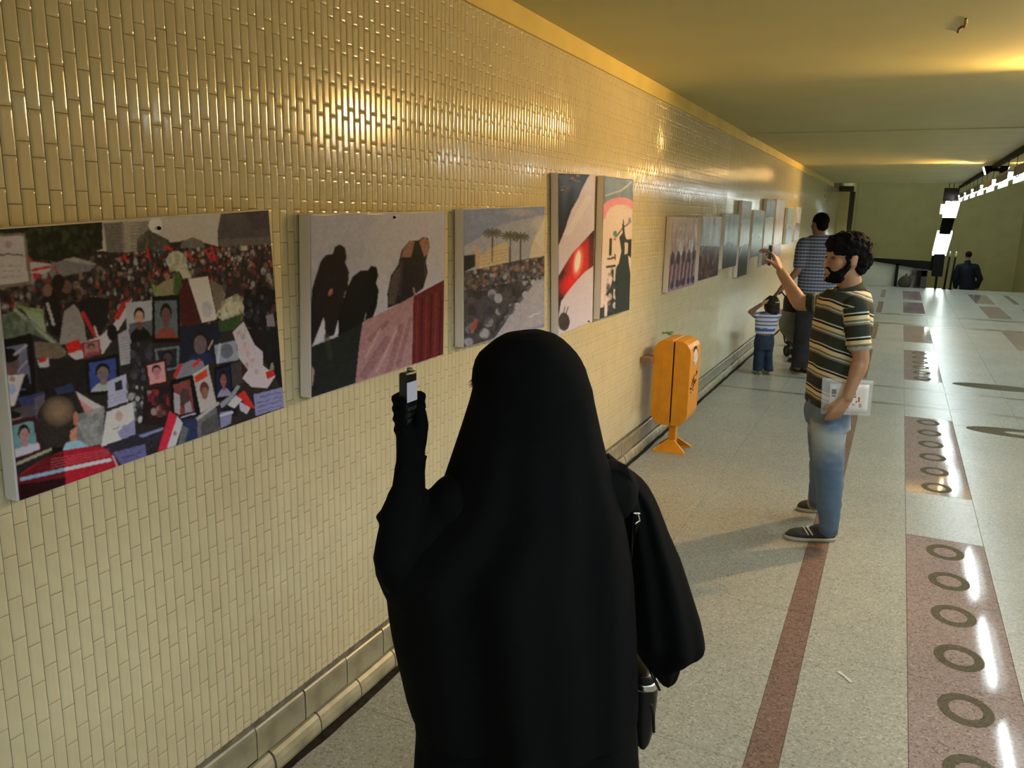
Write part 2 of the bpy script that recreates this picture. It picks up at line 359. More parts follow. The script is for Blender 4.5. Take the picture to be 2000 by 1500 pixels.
# ---------------------------------------------------------------- printed canvases
class Print:
    """a little painter: polygons on a grid, later stored as colours of the print's vertices"""
    def __init__(s, nx, ny, quad, off, sc, bg):
        s.nx, s.ny = nx, ny
        s.img = np.ones((ny, nx, 3))*lin(bg)
        # homography from zoomed photo pixels to unit square (0,0 top left)
        q = [((x-off[0])/sc, (y-off[1])/sc) for x, y in quad]; dst = [(0, 0), (1, 0), (1, 1), (0, 1)]
        A = []; bvec = []
        for (x, y), (X, Y) in zip(q, dst):
            A.append([x, y, 1, 0, 0, 0, -X*x, -X*y]); bvec.append(X)
            A.append([0, 0, 0, x, y, 1, -Y*x, -Y*y]); bvec.append(Y)
        h = np.linalg.solve(np.array(A), np.array(bvec)); s.H = np.append(h, 1).reshape(3, 3); s.Hi = np.linalg.inv(s.H)
        gx, gy = np.meshgrid((np.arange(nx)+.5)/nx, (np.arange(ny)+.5)/ny)
        p = np.stack([gx, gy, np.ones_like(gx)], -1) @ s.Hi.T
        s.X = p[..., 0]/p[..., 2]; s.Y = p[..., 1]/p[..., 2]      # zoom pixel of every grid point
    def put(s, m, c, a=1.0):
        c = lin(c); m = m*a
        s.img = s.img*(1-m[..., None]) + c*m[..., None]
    def inside(s, pts):
        m = np.zeros(s.X.shape, bool); n = len(pts)
        for i in range(n):
            x0, y0 = pts[i]; x1, y1 = pts[(i+1) % n]
            if y0 == y1: continue
            c = ((y0 > s.Y) != (y1 > s.Y)) & (s.X < (x1-x0)*(s.Y-y0)/(y1-y0)+x0)
            m ^= c
        return m
    def poly(s, pts, c, a=1.0): s.put(s.inside(pts).astype(float), c, a); return s
    def ell(s, cx, cy, rx, ry, c, a=1.0, rot=0, soft=0):
        t = math.radians(rot); dx, dy = s.X-cx, s.Y-cy
        q = ((dx*math.cos(t)+dy*math.sin(t))/rx)**2 + ((-dx*math.sin(t)+dy*math.cos(t))/ry)**2
        m = (q < 1).astype(float) if not soft else np.clip((1-q)/soft, 0, 1)
        s.put(m, c, a); return s
    def line(s, x0, y0, x1, y1, wd, c, a=1.0):
        dx, dy = x1-x0, y1-y0; L2 = dx*dx+dy*dy+1e-9
        t = np.clip(((s.X-x0)*dx+(s.Y-y0)*dy)/L2, 0, 1)
        d = np.hypot(s.X-x0-t*dx, s.Y-y0-t*dy); s.put((d < wd/2).astype(float), c, a); return s
    def blobs(s, pts, n, size, cols, a=.9, seed=1, tall=1.4):
        r = np.random.default_rng(seed); xs = [p[0] for p in pts]; ys = [p[1] for p in pts]; m = s.inside(pts)
        for _ in range(n):
            cx, cy = r.uniform(min(xs), max(xs)), r.uniform(min(ys), max(ys)); k = size*r.uniform(.5, 1.3)
            q = ((s.X-cx)/k)**2+((s.Y-cy)/(k*tall))**2 < 1
            s.put((q & m).astype(float), cols[r.integers(len(cols))], a*r.uniform(.6, 1))
        return s
    def text(s, x0, y0, x1, y1, wd, c, a=.8, seed=1):
        """an unreadable line of cursive writing"""
        r = np.random.default_rng(seed); n = max(4, int(math.hypot(x1-x0, y1-y0)/(wd*2.2))); px, py = x0, y0
        for i in range(1, n+1):
            x = x0+(x1-x0)*i/n; y = y0+(y1-y0)*i/n+r.uniform(-1, 1)*wd*1.1
            if r.random() > .18: s.line(px, py, x, y, wd*r.uniform(.6, 1.2), c, a)
            px, py = x, y
        return s
    def portrait(s, q, frame, bg, face, top, hair=(25, 20, 18), inset=.1):
        q = np.array(q, float)
        def uv(a, b): return tuple((q[0]*(1-a)+q[1]*a)*(1-b) + (q[3]*(1-a)+q[2]*a)*b)
        if frame: s.poly([tuple(p) for p in q], frame)
        i = inset if frame else 0
        s.poly([uv(i, i), uv(1-i, i), uv(1-i, 1-i), uv(i, 1-i)], bg)
        wx = np.linalg.norm(q[1]-q[0]); wy = np.linalg.norm(q[3]-q[0])
        s.poly([uv(i, 1-i), uv(.14, .82), uv(.35, .68), uv(.65, .68), uv(.86, .82), uv(1-i, 1-i)], top)
        s.poly([uv(.42, .55), uv(.58, .55), uv(.6, .74), uv(.4, .74)], face)
        x, y = uv(.5, .36); s.ell(x, y, wx*.21, wy*.21, hair)
        x, y = uv(.5, .44); s.ell(x, y, wx*.165, wy*.19, face)
        x, y = uv(.5, .42)
        for dx in (-.07, .07): s.ell(x+dx*wx, y, wx*.035, wy*.015, hair, .7)
        s.ell(x, y+.12*wy, wx*.06, wy*.012, hair, .5)
        return s
    def finish(s, white=(.72, .60, .44), grain=.04):
        im = s.img.copy(); k = im.copy()
        for dy, dx in ((0, 1), (1, 0), (0, -1), (-1, 0)): k += np.roll(im, (dy, dx), (0, 1))
        im = k/5
        h_, w_ = im.shape[:2]
        for q, amp in ((3, .10), (7, .05)):
            g_ = rng.normal(0, amp, (h_//q+2, w_//q+2)); yy, xx = np.arange(h_)/q, np.arange(w_)/q; y0, x0 = yy.astype(int), xx.astype(int); fy, fx = (yy-y0)[:, None], (xx-x0)[None]
            n_ = (g_[y0][:, x0]*(1-fx)+g_[y0][:, x0+1]*fx)*(1-fy)+(g_[y0+1][:, x0]*(1-fx)+g_[y0+1][:, x0+1]*fx)*fy
            dark = np.clip(1.25-im.mean(-1)*2.6, .12, 1); im = im*(1+n_*dark)[..., None]
        im = im*(1+rng.normal(0, grain, im.shape[:2]))[..., None]
        return np.clip(im/np.array(white), .004, .9)

PRINTM = mat('photo_print', (.5, .5, .5), .25, .12, attr='print')
PM = {}
def canvas(label, corners, img, thick=.04, group=None, side=WHITE, tilt=0.0, pin=None, rough=None):
    """corners: front face (y,z) TL TR BR BL; img rows top to bottom or None"""
    c = [np.array([.006+thick, y, z]) for y, z in corners]
    root = empty('canvas_print', (0, float(np.mean([p[1] for p in c])), float(min(p[2] for p in c))), label, 'poster', group)
    s = S(); s.loft([[p*[0, 1, 1]+[.004, 0, 0] for p in c], [p-[.0006, 0, 0] for p in c]]); s.build('stretched_body', side, root, bevel=.003)
    ny, nx = img.shape[:2]
    a = np.linspace(.004, .996, nx)[None, :, None]; b = np.linspace(.004, .996, ny)[:, None, None]
    P = (c[0]*(1-a)+c[1]*a)*(1-b) + (c[3]*(1-a)+c[2]*a)*b
    yy, xx = np.meshgrid(np.linspace(0, 1, ny), np.linspace(0, 1, nx), indexing='ij')
    P[..., 0] += .0008*(1-yy)*np.sin(xx*19+yy*2) * (np.minimum(yy, 1-yy) > 0) + .0009      # slightly slack print
    i = np.arange((ny-1)*nx).reshape(ny-1, nx)[:, :-1].ravel()
    fc = np.stack([i, i+nx, i+nx+1, i+1], 1)
    me = bpy.data.meshes.new('print'); me.from_pydata(P.reshape(-1, 3).tolist(), [], fc.tolist()); me.update()
    at = me.color_attributes.new('print', 'FLOAT_COLOR', 'POINT')
    at.data.foreach_set('color', np.concatenate([img.reshape(-1, 3), np.ones((nx*ny, 1))], 1).ravel())
    link('print', me, PRINTM, root, True)
    for (u, v) in pin or []:
        p = (c[0]*(1-u)+c[1]*u)*(1-v) + (c[3]*(1-u)+c[2]*u)*v
        S().cap(p, p+[.004, 0, 0], .005, .004, 10).build('nail', BLACKM, root, True)
    return root
def quad_yz(q, x=.046): return [tuple(atx(u, v, x)[1:]) for u, v in q]

# --- first canvas: crowded square with framed portraits
q1 = [(-17, 447), (525, 409), (556, 797), (35, 981)]
p = Print(400, 330, q1, (0, 380), 600/1452, (40, 33, 31))
CROWD = [(25, 21, 22), (30, 26, 27), (45, 35, 33), (20, 18, 19), (95, 72, 62), (135, 105, 88), (130, 45, 42), (150, 140, 132), (60, 55, 62), (75, 55, 50), (35, 30, 35)]
p.poly([(440, 100), (1300, 50), (1300, 255), (1050, 245), (900, 205), (790, 220), (640, 260), (440, 260)], (172, 156, 144))
p.poly([(-60, 150), (470, 120), (472, 250), (330, 300), (120, 305), (-60, 300)], (30, 31, 21))
p.blobs([(100, 140), (470, 125), (470, 250), (330, 300), (120, 300)], 160, 11, [(20, 22, 14), (44, 48, 28), (58, 58, 36), (24, 26, 18)], .7, 2)
p.poly([(475, 135), (560, 125), (570, 265), (490, 265)], (104, 92, 82)).poly([(560, 128), (690, 122), (700, 150), (640, 265), (565, 265)], (122, 108, 94))
for y in range(138, 262, 15): p.line(596, y, 640, y-3, 4, (150, 130, 110)); p.line(500, y, 560, y-2, 3, (84, 72, 66))
p.poly([(570, 130), (600, 128), (605, 262), (575, 264)], (152, 136, 118), .7)
p.poly([(630, 262), (635, 200), (690, 160), (735, 185), (790, 210), (795, 262)], (70, 64, 52)).blobs([(630, 262), (635, 200), (690, 160), (790, 210), (795, 262)], 50, 9, [(52, 50, 38), (92, 84, 70), (64, 56, 50)], .7, 3)
p.ell(722, 140, 33, 36, (196, 186, 174))
p.poly([(1042, 60), (1300, 40), (1300, 225), (1022, 242), (1020, 165)], (70, 61, 60)).poly([(1150, 70), (1300, 60), (1300, 150), (1190, 160)], (58, 50, 52), .8)
p.poly([(1020, 205), (1300, 190), (1300, 225), (1022, 242)], (92, 82, 76), .7)
p.poly([(840, 245), (850, 215), (900, 195), (945, 212), (965, 248)], (98, 87, 80))
area = [(-60, 300), (300, 300), (560, 265), (1020, 240), (1310, 225), (1330, 620), (1000, 620), (420, 640), (-60, 560)]
p.poly(area, (46, 37, 36)); p.blobs(area, 1500, 10, CROWD, .85, 4)
p.blobs([(560, 262), (1310, 220), (1310, 330), (700, 370), (500, 330)], 420, 6, CROWD+[(150, 40, 38), (165, 150, 145)], .9, 5)
p.blobs([(-60, 420), (330, 400), (500, 470), (500, 620), (200, 620), (-60, 520)], 90, 17, CROWD[:6], .8, 6)
p.poly([(1150, 440), (1320, 410), (1345, 940), (1250, 780), (1200, 700), (1150, 600)], (22, 19, 22)); p.blobs([(1150, 430), (1320, 400), (1335, 640), (1160, 620)], 60, 12, [(80, 58, 50), (30, 26, 30), (110, 82, 72), (48, 42, 50)], .6, 7)
p.poly([(1255, 560), (1290, 550), (1300, 610), (1262, 612)], (120, 108, 110))
for x, y, x1, y1 in ((960, 255, 985, 290), (990, 240, 1005, 300), (770, 238, 800, 250), (870, 262, 895, 300), (680, 250, 690, 290), (570, 280, 580, 300)): p.line(x, y, x1, y1, 12, (178, 42, 40), .9)
p.poly([(1135, 235), (1165, 232), (1168, 255), (1140, 258)], (160, 150, 135))
p.poly([(195, 330), (330, 288), (440, 322), (410, 352), (232, 385)], (112, 101, 100)).poly([(280, 300), (340, 288), (440, 318), (420, 325)], (150, 136, 128), .8)
p.poly([(120, 280), (150, 310), (230, 320), (222, 350), (140, 390)], (170, 156, 150)).line(140, 348, 222, 332, 13, (165, 42, 40)).poly([(140, 360), (180, 362), (175, 385), (142, 388)], (168, 38, 38)).poly([(118, 275), (140, 300), (150, 312), (122, 312)], (150, 50, 46))
p.line(246, 330, 268, 385, 9, (150, 40, 40))
p.poly([(-60, 182), (108, 178), (137, 412), (-60, 436)], (110, 96, 84)).poly([(-60, 195), (98, 190), (122, 398), (-60, 420)], (176, 158, 150))
p.ell(30, 230, 16, 18, (150, 118, 112), .8)
for y, wd, c in ((272, 9, (60, 52, 50)), (325, 4, (110, 98, 94)), (350, 4, (110, 98, 94)), (376, 4, (112, 100, 96))): p.text(-40, y+5, 95, y, wd, c, .8, y)
p.poly([(-60, 600), (60, 530), (120, 560), (280, 700), (200, 670), (130, 640), (-60, 690)], (88, 92, 74)); p.line(60, 530, 290, 730, 16, (140, 140, 118), .8)
p.blobs([(-40, 600), (60, 540), (120, 570), (180, 650), (-40, 660)], 40, 14, [(70, 76, 56), (110, 112, 92), (60, 66, 50)], .6, 8)
p.poly([(85, 515), (190, 530), (205, 640), (140, 585)], (134, 138, 106)).line(80, 515, 190, 545, 14, (96, 120, 52), .8)
p.poly([(190, 490), (210, 440), (240, 430), (275, 540), (275, 665), (225, 640)], (22, 19, 22)).line(212, 505, 240, 600, 13, (158, 146, 130)).ell(212, 440, 22, 30, (112, 80, 64))
p.poly([(290, 540), (335, 505), (378, 555), (390, 650), (400, 690), (268, 695)], (134, 121, 112)).ell(300, 425, 26, 30, (92, 66, 54)).ell(262, 405, 30, 40, (28, 22, 22))
p.poly([(345, 500), (420, 470), (505, 480), (490, 600), (450, 665), (395, 620)], (27, 23, 25)).line(378, 548, 436, 655, 17, (170, 34, 36)).line(432, 610, 446, 655, 9, (170, 158, 146))
p.poly([(150, 680), (270, 690), (300, 745), (200, 790), (160, 760)], (106, 86, 70)).poly([(165, 760), (390, 765), (405, 925), (250, 955), (165, 905)], (31, 25, 25)).poly([(165, 770), (215, 752), (222, 800), (175, 805)], (170, 155, 150)).poly([(170, 765), (212, 752), (205, 775), (172, 782)], (170, 36, 36))
p.poly([(308, 740), (375, 720), (372, 690), (462, 655), (520, 600), (560, 540), (612, 476), (585, 560), (505, 690), (472, 740), (342, 768)], (180, 163, 160)).poly([(298, 690), (360, 670), (378, 718), (310, 740)], (182, 34, 30)).poly([(520, 575), (560, 498), (612, 474), (575, 528), (545, 580)], (160, 38, 34)).ell(515, 640, 24, 38, (24, 21, 23))
p.portrait([(372, 690), (455, 670), (466, 742), (380, 764)], (120, 40, 52), (150, 96, 92), (140, 90, 78), (120, 60, 60))
p.portrait([(578, 500), (704, 488), (704, 662), (588, 682)], None, (156, 150, 152), (172, 126, 104), (22, 20, 22), inset=0)
p.poly([(595, 600), (704, 580), (704, 680), (590, 690)], (20, 19, 20), .75)
p.poly([(540, 650), (590, 622), (626, 782), (556, 797)], (152, 142, 142))
for k in range(9): p.line(550+k*4, 670+k*13, 596+k*3.5, 660+k*13, 2, (112, 104, 104), .8)
p.poly([(600, 690), (705, 685), (700, 900), (600, 860)], (36, 33, 35)).blobs([(600, 690), (705, 685), (700, 900), (600, 860)], 30, 13, [(58, 60, 66), (26, 24, 26), (76, 74, 76)], .6, 9)
p.poly([(830, 380), (890, 400), (935, 545), (930, 620), (845, 610)], (66, 26, 27)).poly([(705, 440), (760, 400), (820, 380), (815, 460), (720, 470)], (128, 112, 88)).line(710, 420, 740, 460, 14, (108, 132, 56))
p.ell(822, 305, 46, 46, (166, 156, 134)).poly([(785, 270), (850, 270), (895, 385), (855, 385)], (172, 160, 140)); p.blobs([(780, 265), (870, 265), (880, 360), (790, 360)], 40, 9, [(192, 182, 158), (140, 128, 104), (120, 124, 80)], .6, 10)
p.poly([(815, 365), (835, 350), (850, 420), (820, 470), (805, 450)], (60, 82, 40))
p.portrait([(704, 470), (836, 464), (842, 688), (706, 690)], (17, 16, 16), (86, 90, 90), (98, 66, 60), (128, 58, 42))
p.poly([(845, 612), (1040, 592), (1005, 790), (840, 815)], (27, 28, 40)).ell(935, 690, 40, 58, (30, 24, 26)).ell(935, 700, 31, 46, (98, 78, 76)).poly([(860, 790), (900, 745), (980, 740), (1005, 790)], (36, 40, 66)).line(975, 720, 995, 680, 8, (160, 132, 110))
p.poly([(1010, 560), (1040, 490), (1120, 455), (1150, 520), (1135, 590), (1045, 585)], (164, 152, 128)); p.blobs([(1010, 560), (1040, 490), (1120, 455), (1150, 520), (1135, 590)], 50, 11, [(188, 176, 150), (120, 108, 84), (70, 84, 46)], .7, 11)
p.poly([(1020, 590), (1140, 550), (1130, 620), (1030, 640)], (50, 66, 34)).poly([(985, 390), (1040, 420), (1060, 500), (1010, 540)], (110, 96, 80), .8)
p.poly([(878, 388), (972, 374), (1017, 577), (944, 594)], (192, 176, 164)).ell(968, 530, 26, 40, (158, 152, 160), .7).line(950, 500, 985, 525, 5, (130, 124, 136), .6)
p.portrait([(388, 772), (545, 738), (555, 932), (402, 942)], (20, 17, 18), (52, 66, 118), (116, 92, 86), (156, 152, 146))
p.poly([(497, 872), (580, 838), (592, 970), (495, 1003)], (164, 156, 172)).poly([(525, 880), (562, 866), (566, 912), (530, 922)], (42, 38, 42))
for k in range(3): p.text(505, 945+k*16, 580, 925+k*16, 3, (110, 102, 118), .7, 40+k)
p.blobs([(575, 880), (660, 900), (680, 1050), (610, 1110), (590, 1000)], 70, 12, [(160, 152, 148), (120, 112, 108), (70, 74, 68), (40, 40, 36), (186, 176, 172)], .8, 12)
p.portrait([(716, 718), (836, 704), (832, 812), (735, 835)], (96, 98, 102), (34, 34, 38), (66, 56, 54), (30, 30, 34))
p.portrait([(668, 790), (772, 764), (782, 885), (688, 904)], (58, 20, 23), (190, 134, 124), (176, 108, 108), (196, 132, 126))
p.poly([(664, 912), (792, 890), (806, 1040), (762, 1096), (656, 1084)], (36, 22, 24)); p.blobs([(680, 920), (782, 905), (790, 1040), (690, 1060)], 44, 15, [(150, 44, 40), (60, 26, 28), (30, 28, 34), (168, 140, 126), (96, 36, 36)], .8, 13)
p.poly([(808, 850), (830, 800), (900, 770), (950, 780), (960, 830), (830, 870)], (120, 112, 118)).line(815, 850, 840, 800, 18, (178, 44, 40)).line(905, 800, 930, 775, 16, (182, 42, 38))
p.poly([(792, 872), (897, 843), (944, 1036), (850, 1066), (800, 1034)], (18, 16, 16)).poly([(805, 892), (885, 866), (908, 1024), (832, 1044)], (116, 56, 54)).poly([(808, 930), (840, 945), (838, 1036), (812, 1030)], (156, 142, 142)).ell(862, 960, 24, 50, (70, 48, 46)).poly([(860, 990), (885, 970), (900, 1024), (862, 1030)], (140, 128, 130)).line(845, 1052, 912, 1034, 7, (150, 146, 160))
p.poly([(900, 842), (972, 798), (1014, 985), (938, 1034)], (170, 152, 146)).poly([(905, 855), (965, 815), (972, 850), (915, 885)], (190, 58, 34)).ell(955, 912, 22, 34, (84, 48, 40)).ell(957, 935, 16, 30, (130, 84, 66)).line(902, 846, 972, 800, 7, (184, 174, 158))
p.portrait([(1000, 812), (1084, 780), (1097, 962), (1012, 972)], (15, 13, 17), (26, 27, 52), (128, 76, 66), (128, 122, 140))
p.poly([(1084, 795), (1155, 770), (1150, 880), (1092, 905)], (58, 52, 48)).poly([(1135, 775), (1155, 770), (1155, 870), (1140, 880)], (58, 22, 26))
p.poly([(1003, 702), (1110, 676), (1122, 772), (1014, 792)], (134, 134, 144)).ell(1062, 730, 32, 36, (92, 90, 100)).line(1030, 700, 1020, 780, 14, (170, 168, 168), .8)
p.poly([(1092, 640), (1146, 588), (1200, 700), (1240, 735), (1240, 800), (1302, 850), (1262, 912), (1185, 905), (1140, 862), (1168, 820), (1120, 760), (1115, 700)], (180, 162, 160)).line(1150, 700, 1190, 790, 18, (196, 142, 132), .7); p.blobs([(1110, 640), (1150, 610), (1240, 800), (1290, 860), (1200, 900), (1150, 800)], 30, 10, [(150, 140, 150), (196, 182, 178), (140, 112, 106)], .6, 14)
p.poly([(1252, 832), (1290, 818), (1300, 848), (1262, 868)], (176, 40, 34)).poly([(1280, 790), (1290, 785), (1294, 818), (1270, 826)], (120, 116, 96))
p.poly([(1030, 985), (1075, 950), (1115, 895), (1130, 900), (1095, 960), (1040, 1010)], (128, 124, 130)).poly([(1068, 992), (1108, 945), (1142, 965), (1100, 1012)], (178, 166, 160)).poly([(1110, 950), (1150, 922), (1202, 1010), (1165, 1004), (1130, 960)], (186, 40, 36)).poly([(1125, 975), (1180, 1010), (1160, 1040), (1130, 1020)], (170, 156, 160)).poly([(1040, 1005), (1120, 1010), (1110, 1050), (1040, 1045)], (22, 20, 22))
p.poly([(1195, 942), (1345, 905), (1352, 1003), (1205, 1048)], (122, 116, 146))
for k in range(4): p.text(1215, 962+k*22, 1330, 930+k*22, 5, (72, 66, 90), .8, 60+k)
p.poly([(890, 1085), (1010, 990), (1032, 1112), (925, 1155)], (98, 92, 90)).line(890, 1085, 1020, 985, 15, (164, 152, 146)).poly([(940, 1080), (1020, 1030), (1030, 1110), (940, 1150)], (62, 56, 54), .7).poly([(1030, 1030), (1090, 1020), (1085, 1085), (1034, 1110)], (120, 112, 138)).line(1035, 1045, 1090, 1030, 12, (172, 166, 178))
p.poly([(845, 1065), (920, 1060), (925, 1150), (860, 1180)], (40, 46, 74)).poly([(340, 915), (475, 1000), (440, 1040), (402, 1055)], (184, 166, 158)).poly([(352, 950), (430, 1010), (400, 1052)], (186, 108, 98), .8).line(338, 915, 396, 1055, 10, (50, 30, 34))
p.poly([(160, 760), (200, 900), (300, 905), (330, 945), (200, 950)], (26, 21, 22), .9).poly([(245, 905), (330, 880), (340, 920), (260, 935)], (44, 48, 72))
p.poly([(350, 1070), (480, 1010), (470, 1180), (400, 1190)], (128, 122, 116)); p.blobs([(350, 1070), (480, 1010), (470, 1180), (400, 1190)], 40, 12, [(176, 168, 160), (72, 72, 64), (150, 142, 140)], .8, 15)
p.poly([(490, 1022), (614, 975), (626, 1132), (465, 1192)], (194, 181, 182)).poly([(540, 1120), (622, 1060), (626, 1132), (560, 1160)], (132, 124, 148)).ell(548, 1042, 17, 26, (186, 142, 130)).text(520, 1105, 590, 1085, 6, (70, 64, 90), .8, 77)
p.poly([(470, 1190), (640, 1130), (760, 1095), (750, 1170), (560, 1290), (500, 1230)], (44, 38, 46)).poly([(520, 1222), (672, 1182), (682, 1252), (562, 1288)], (92, 86, 118)).text(560, 1250, 650, 1225, 6, (60, 54, 80), .8, 78).poly([(640, 1140), (760, 1100), (760, 1112), (660, 1150)], (120, 118, 146))
p.poly([(788, 1020), (826, 1046), (776, 1206), (733, 1220)], (188, 38, 54)).poly([(826, 1046), (852, 1082), (818, 1192), (776, 1206)], (184, 172, 170)).ell(815, 1132, 9, 12, (130, 116, 110))
p.poly([(850, 1090), (880, 1110), (860, 1180), (830, 1185)], (92, 92, 88))
# left edge: big dark frame, card, framed boy
p.poly([(-60, 680), (140, 643), (162, 930), (-60, 965)], (17, 14, 15)).poly([(-60, 720), (112, 690), (138, 905), (-60, 930)], (98, 92, 104)).poly([(-60, 760), (60, 740), (75, 930), (-60, 940)], (30, 24, 26)).ell(38, 790, 44, 58, (96, 66, 62)).ell(28, 745, 52, 34, (20, 17, 18)).poly([(60, 900), (120, 830), (140, 910)], (22, 19, 22)).line(60, 740, 112, 700, 14, (146, 136, 148)).line(75, 820, 118, 770, 9, (140, 128, 140))
p.poly([(-60, 850), (106, 834), (60, 985), (-60, 995)], (184, 168, 158)).ell(45, 905, 22, 26, (128, 140, 166), .8).ell(50, 858, 13, 14, (150, 110, 92))
p.poly([(70, 950), (200, 920), (185, 1000), (110, 1010)], (48, 52, 84)).poly([(60, 1000), (170, 975), (180, 1060), (40, 1060)], (70, 60, 62)).ell(60, 1055, 34, 30, (130, 92, 84)).ell(55, 1030, 34, 18, (24, 20, 20))
p.portrait([(30, 1062), (156, 1034), (192, 1216), (52, 1262)], (58, 24, 28), (96, 128, 122), (156, 110, 104), (172, 156, 160), inset=.12)
p.poly([(52, 1200), (172, 1165), (180, 1200), (58, 1240)], (178, 164, 172)).line(60, 1275, 230, 1200, 14, (164, 150, 120), .8)
# the man seen from behind
p.poly([(230, 1150), (330, 1140), (350, 1230), (240, 1250)], (20, 17, 18)).poly([(330, 1040), (480, 990), (470, 1180), (380, 1190), (340, 1150)], (128, 120, 114), .7).poly([(150, 950), (200, 930), (190, 1100), (160, 1060)], (96, 82, 78), .8).ell(256, 1072, 94, 120, (46, 37, 32), 1, -8).ell(264, 1015, 82, 80, (128, 98, 75), .95, -10, 1.0).ell(345, 1052, 12, 34, (176, 106, 80)).poly([(320, 1110), (352, 1090), (350, 1160), (318, 1170)], (176, 116, 88))
p.poly([(285, 1205), (300, 1170), (362, 1158), (405, 1190), (330, 1225)], (136, 168, 184))
p.poly([(68, 1340), (130, 1290), (200, 1245), (300, 1205), (400, 1190), (470, 1192), (520, 1232), (552, 1292), (90, 1470)], (160, 28, 38))
p.poly([(68, 1340), (200, 1245), (290, 1215), (300, 1400), (90, 1470)], (70, 18, 22), .8).poly([(68, 1370), (170, 1360), (300, 1340), (300, 1400), (90, 1470)], (22, 12, 13), .9)
for k in range(4): p.line(230, 1250+k*14, 500, 1205+k*10, 4, (196, 92, 96), .5)
p.line(95, 1345, 300, 1300, 17, (120, 150, 160)).line(300, 1300, 505, 1258, 17, (182, 182, 184)).line(520, 1240, 540, 1290, 7, (184, 150, 150))
canvas('largest poster, nearest the camera: a square packed with people and framed portraits', quad_yz(q1), p.finish(), pin=[(.51, .045)])

# --- second canvas: three bowed figures behind a flag
q2 = [(605, 418), (869, 413), (866, 693), (607, 778)]
p = Print(220, 250, q2, (560, 320), .35, (156, 146, 150))
p.poly([(100, 240), (500, 240), (400, 640), (100, 700)], (148, 140, 148), .6).poly([(500, 240), (920, 240), (920, 720), (480, 760)], (162, 152, 154), .6)
p.poly([(130, 1012), (122, 850), (138, 690), (185, 540), (215, 505), (255, 497), (265, 460), (295, 445), (325, 465), (334, 520), (325, 545), (347, 600), (340, 680), (322, 720), (292, 860), (282, 950), (215, 968), (205, 850), (140, 1012)], (24, 15, 17))
p.poly([(287, 856), (330, 700), (365, 625), (410, 590), (448, 590), (468, 564), (500, 572), (510, 620), (496, 660), (512, 700), (502, 790), (480, 852), (437, 870), (415, 930), (280, 960)], (13, 11, 11))
p.poly([(205, 850), (192, 880), (146, 1015), (212, 968)], (170, 160, 160)).poly([(288, 856), (262, 957), (284, 952)], (170, 160, 160)).line(440, 830, 430, 880, 5, (120, 112, 112)).ell(242, 712, 11, 22, (150, 88, 76), 1, 20)
p.poly([(563, 803), (560, 720), (580, 620), (620, 560), (640, 480), (682, 428), (730, 424), (762, 404), (790, 412), (798, 460), (776, 540), (788, 600), (762, 690), (702, 735), (640, 770)], (34, 26, 26))
p.poly([(638, 518), (652, 470), (690, 424), (712, 430), (702, 480), (690, 517)], (126, 88, 70)).poly([(738, 430), (770, 404), (796, 430), (792, 490), (768, 520)], (132, 90, 66)).poly([(566, 780), (572, 660), (600, 600), (640, 560), (625, 700), (600, 780)], (74, 60, 52), .8).line(640, 550, 625, 720, 22, (56, 46, 48), .6).line(770, 545, 775, 620, 14, (52, 46, 54), .7).line(706, 690, 716, 730, 10, (120, 92, 80))
p.poly([(100, 1030), (280, 962), (422, 880), (404, 1000), (385, 1232), (100, 1320)], (25, 26, 24)).line(220, 960, 240, 1080, 30, (44, 38, 28), .7)
p.poly([(422, 880), (560, 812), (706, 735), (698, 1135), (380, 1235), (404, 1000)], (142, 102, 98))
for x0, y0, x1, y1, wd in ((430, 1180, 560, 980, 46), (560, 1180, 640, 900, 30), (460, 980, 560, 880, 26), (620, 1120, 690, 860, 24)): p.line(x0, y0, x1, y1, wd, (108, 70, 72), .55)
for x0, y0, x1, y1, wd in ((500, 1160, 610, 930, 14), (440, 1080, 520, 920, 14)): p.line(x0, y0, x1, y1, wd, (170, 130, 122), .6)
p.poly([(706, 735), (900, 632), (900, 1075), (698, 1135)], (84, 25, 26))
for k in range(6): p.line(730+k*26, 760-k*10, 722+k*26, 1110-k*8, 11, (50, 15, 17) if k % 2 else (112, 36, 34), .7)
p.poly([(130, 1120), (152, 1150), (142, 1240), (130, 1240)], (150, 112, 92))
canvas('poster of three bowed dark figures behind a flag, second from the camera', quad_yz(q2), p.finish(), pin=[(.56, .03)])

# --- third canvas: rows of kneeling people, palms
q3 = [(905, 408), (1064, 402), (1063, 640), (905, 679)]
p = Print(150, 220, q3, (560, 320), .35, (112, 114, 134))
p.poly([(960, 470), (1200, 330), (1460, 280), (1460, 560), (960, 620)], (140, 134, 138), .8).ell(1290, 270, 110, 26, (150, 142, 142), .5, 0, .8).ell(1410, 330, 60, 50, (160, 150, 146), .7, 0, .8)
p.poly([(1345, 530), (1372, 420), (1440, 290), (1460, 290), (1460, 540)], (170, 154, 134)).poly([(1380, 420), (1440, 300), (1460, 300), (1460, 520)], (182, 168, 150), .6)
p.poly([(1060, 580), (1062, 515), (1125, 472), (1200, 432), (1226, 442), (1226, 555)], (168, 144, 112)); [p.line(1080, 500+k*20, 1220, 470+k*18, 4, (120, 98, 78), .6) for k in range(4)]
p.poly([(1034, 470), (1052, 448), (1072, 470), (1072, 585), (1038, 570)], (156, 130, 104)).poly([(975, 508), (1046, 500), (1048, 565), (975, 605)], (25, 25, 28))
for x, y in ((1140, 376), (1240, 392), (1298, 398)):
    p.line(x, y, x-3, y+160, 8, (62, 54, 46))
    for a in range(0, 360, 30): p.line(x, y, x+48*math.cos(math.radians(a)), y+26*math.sin(math.radians(a))+8, 11, (70, 66, 54), .85)
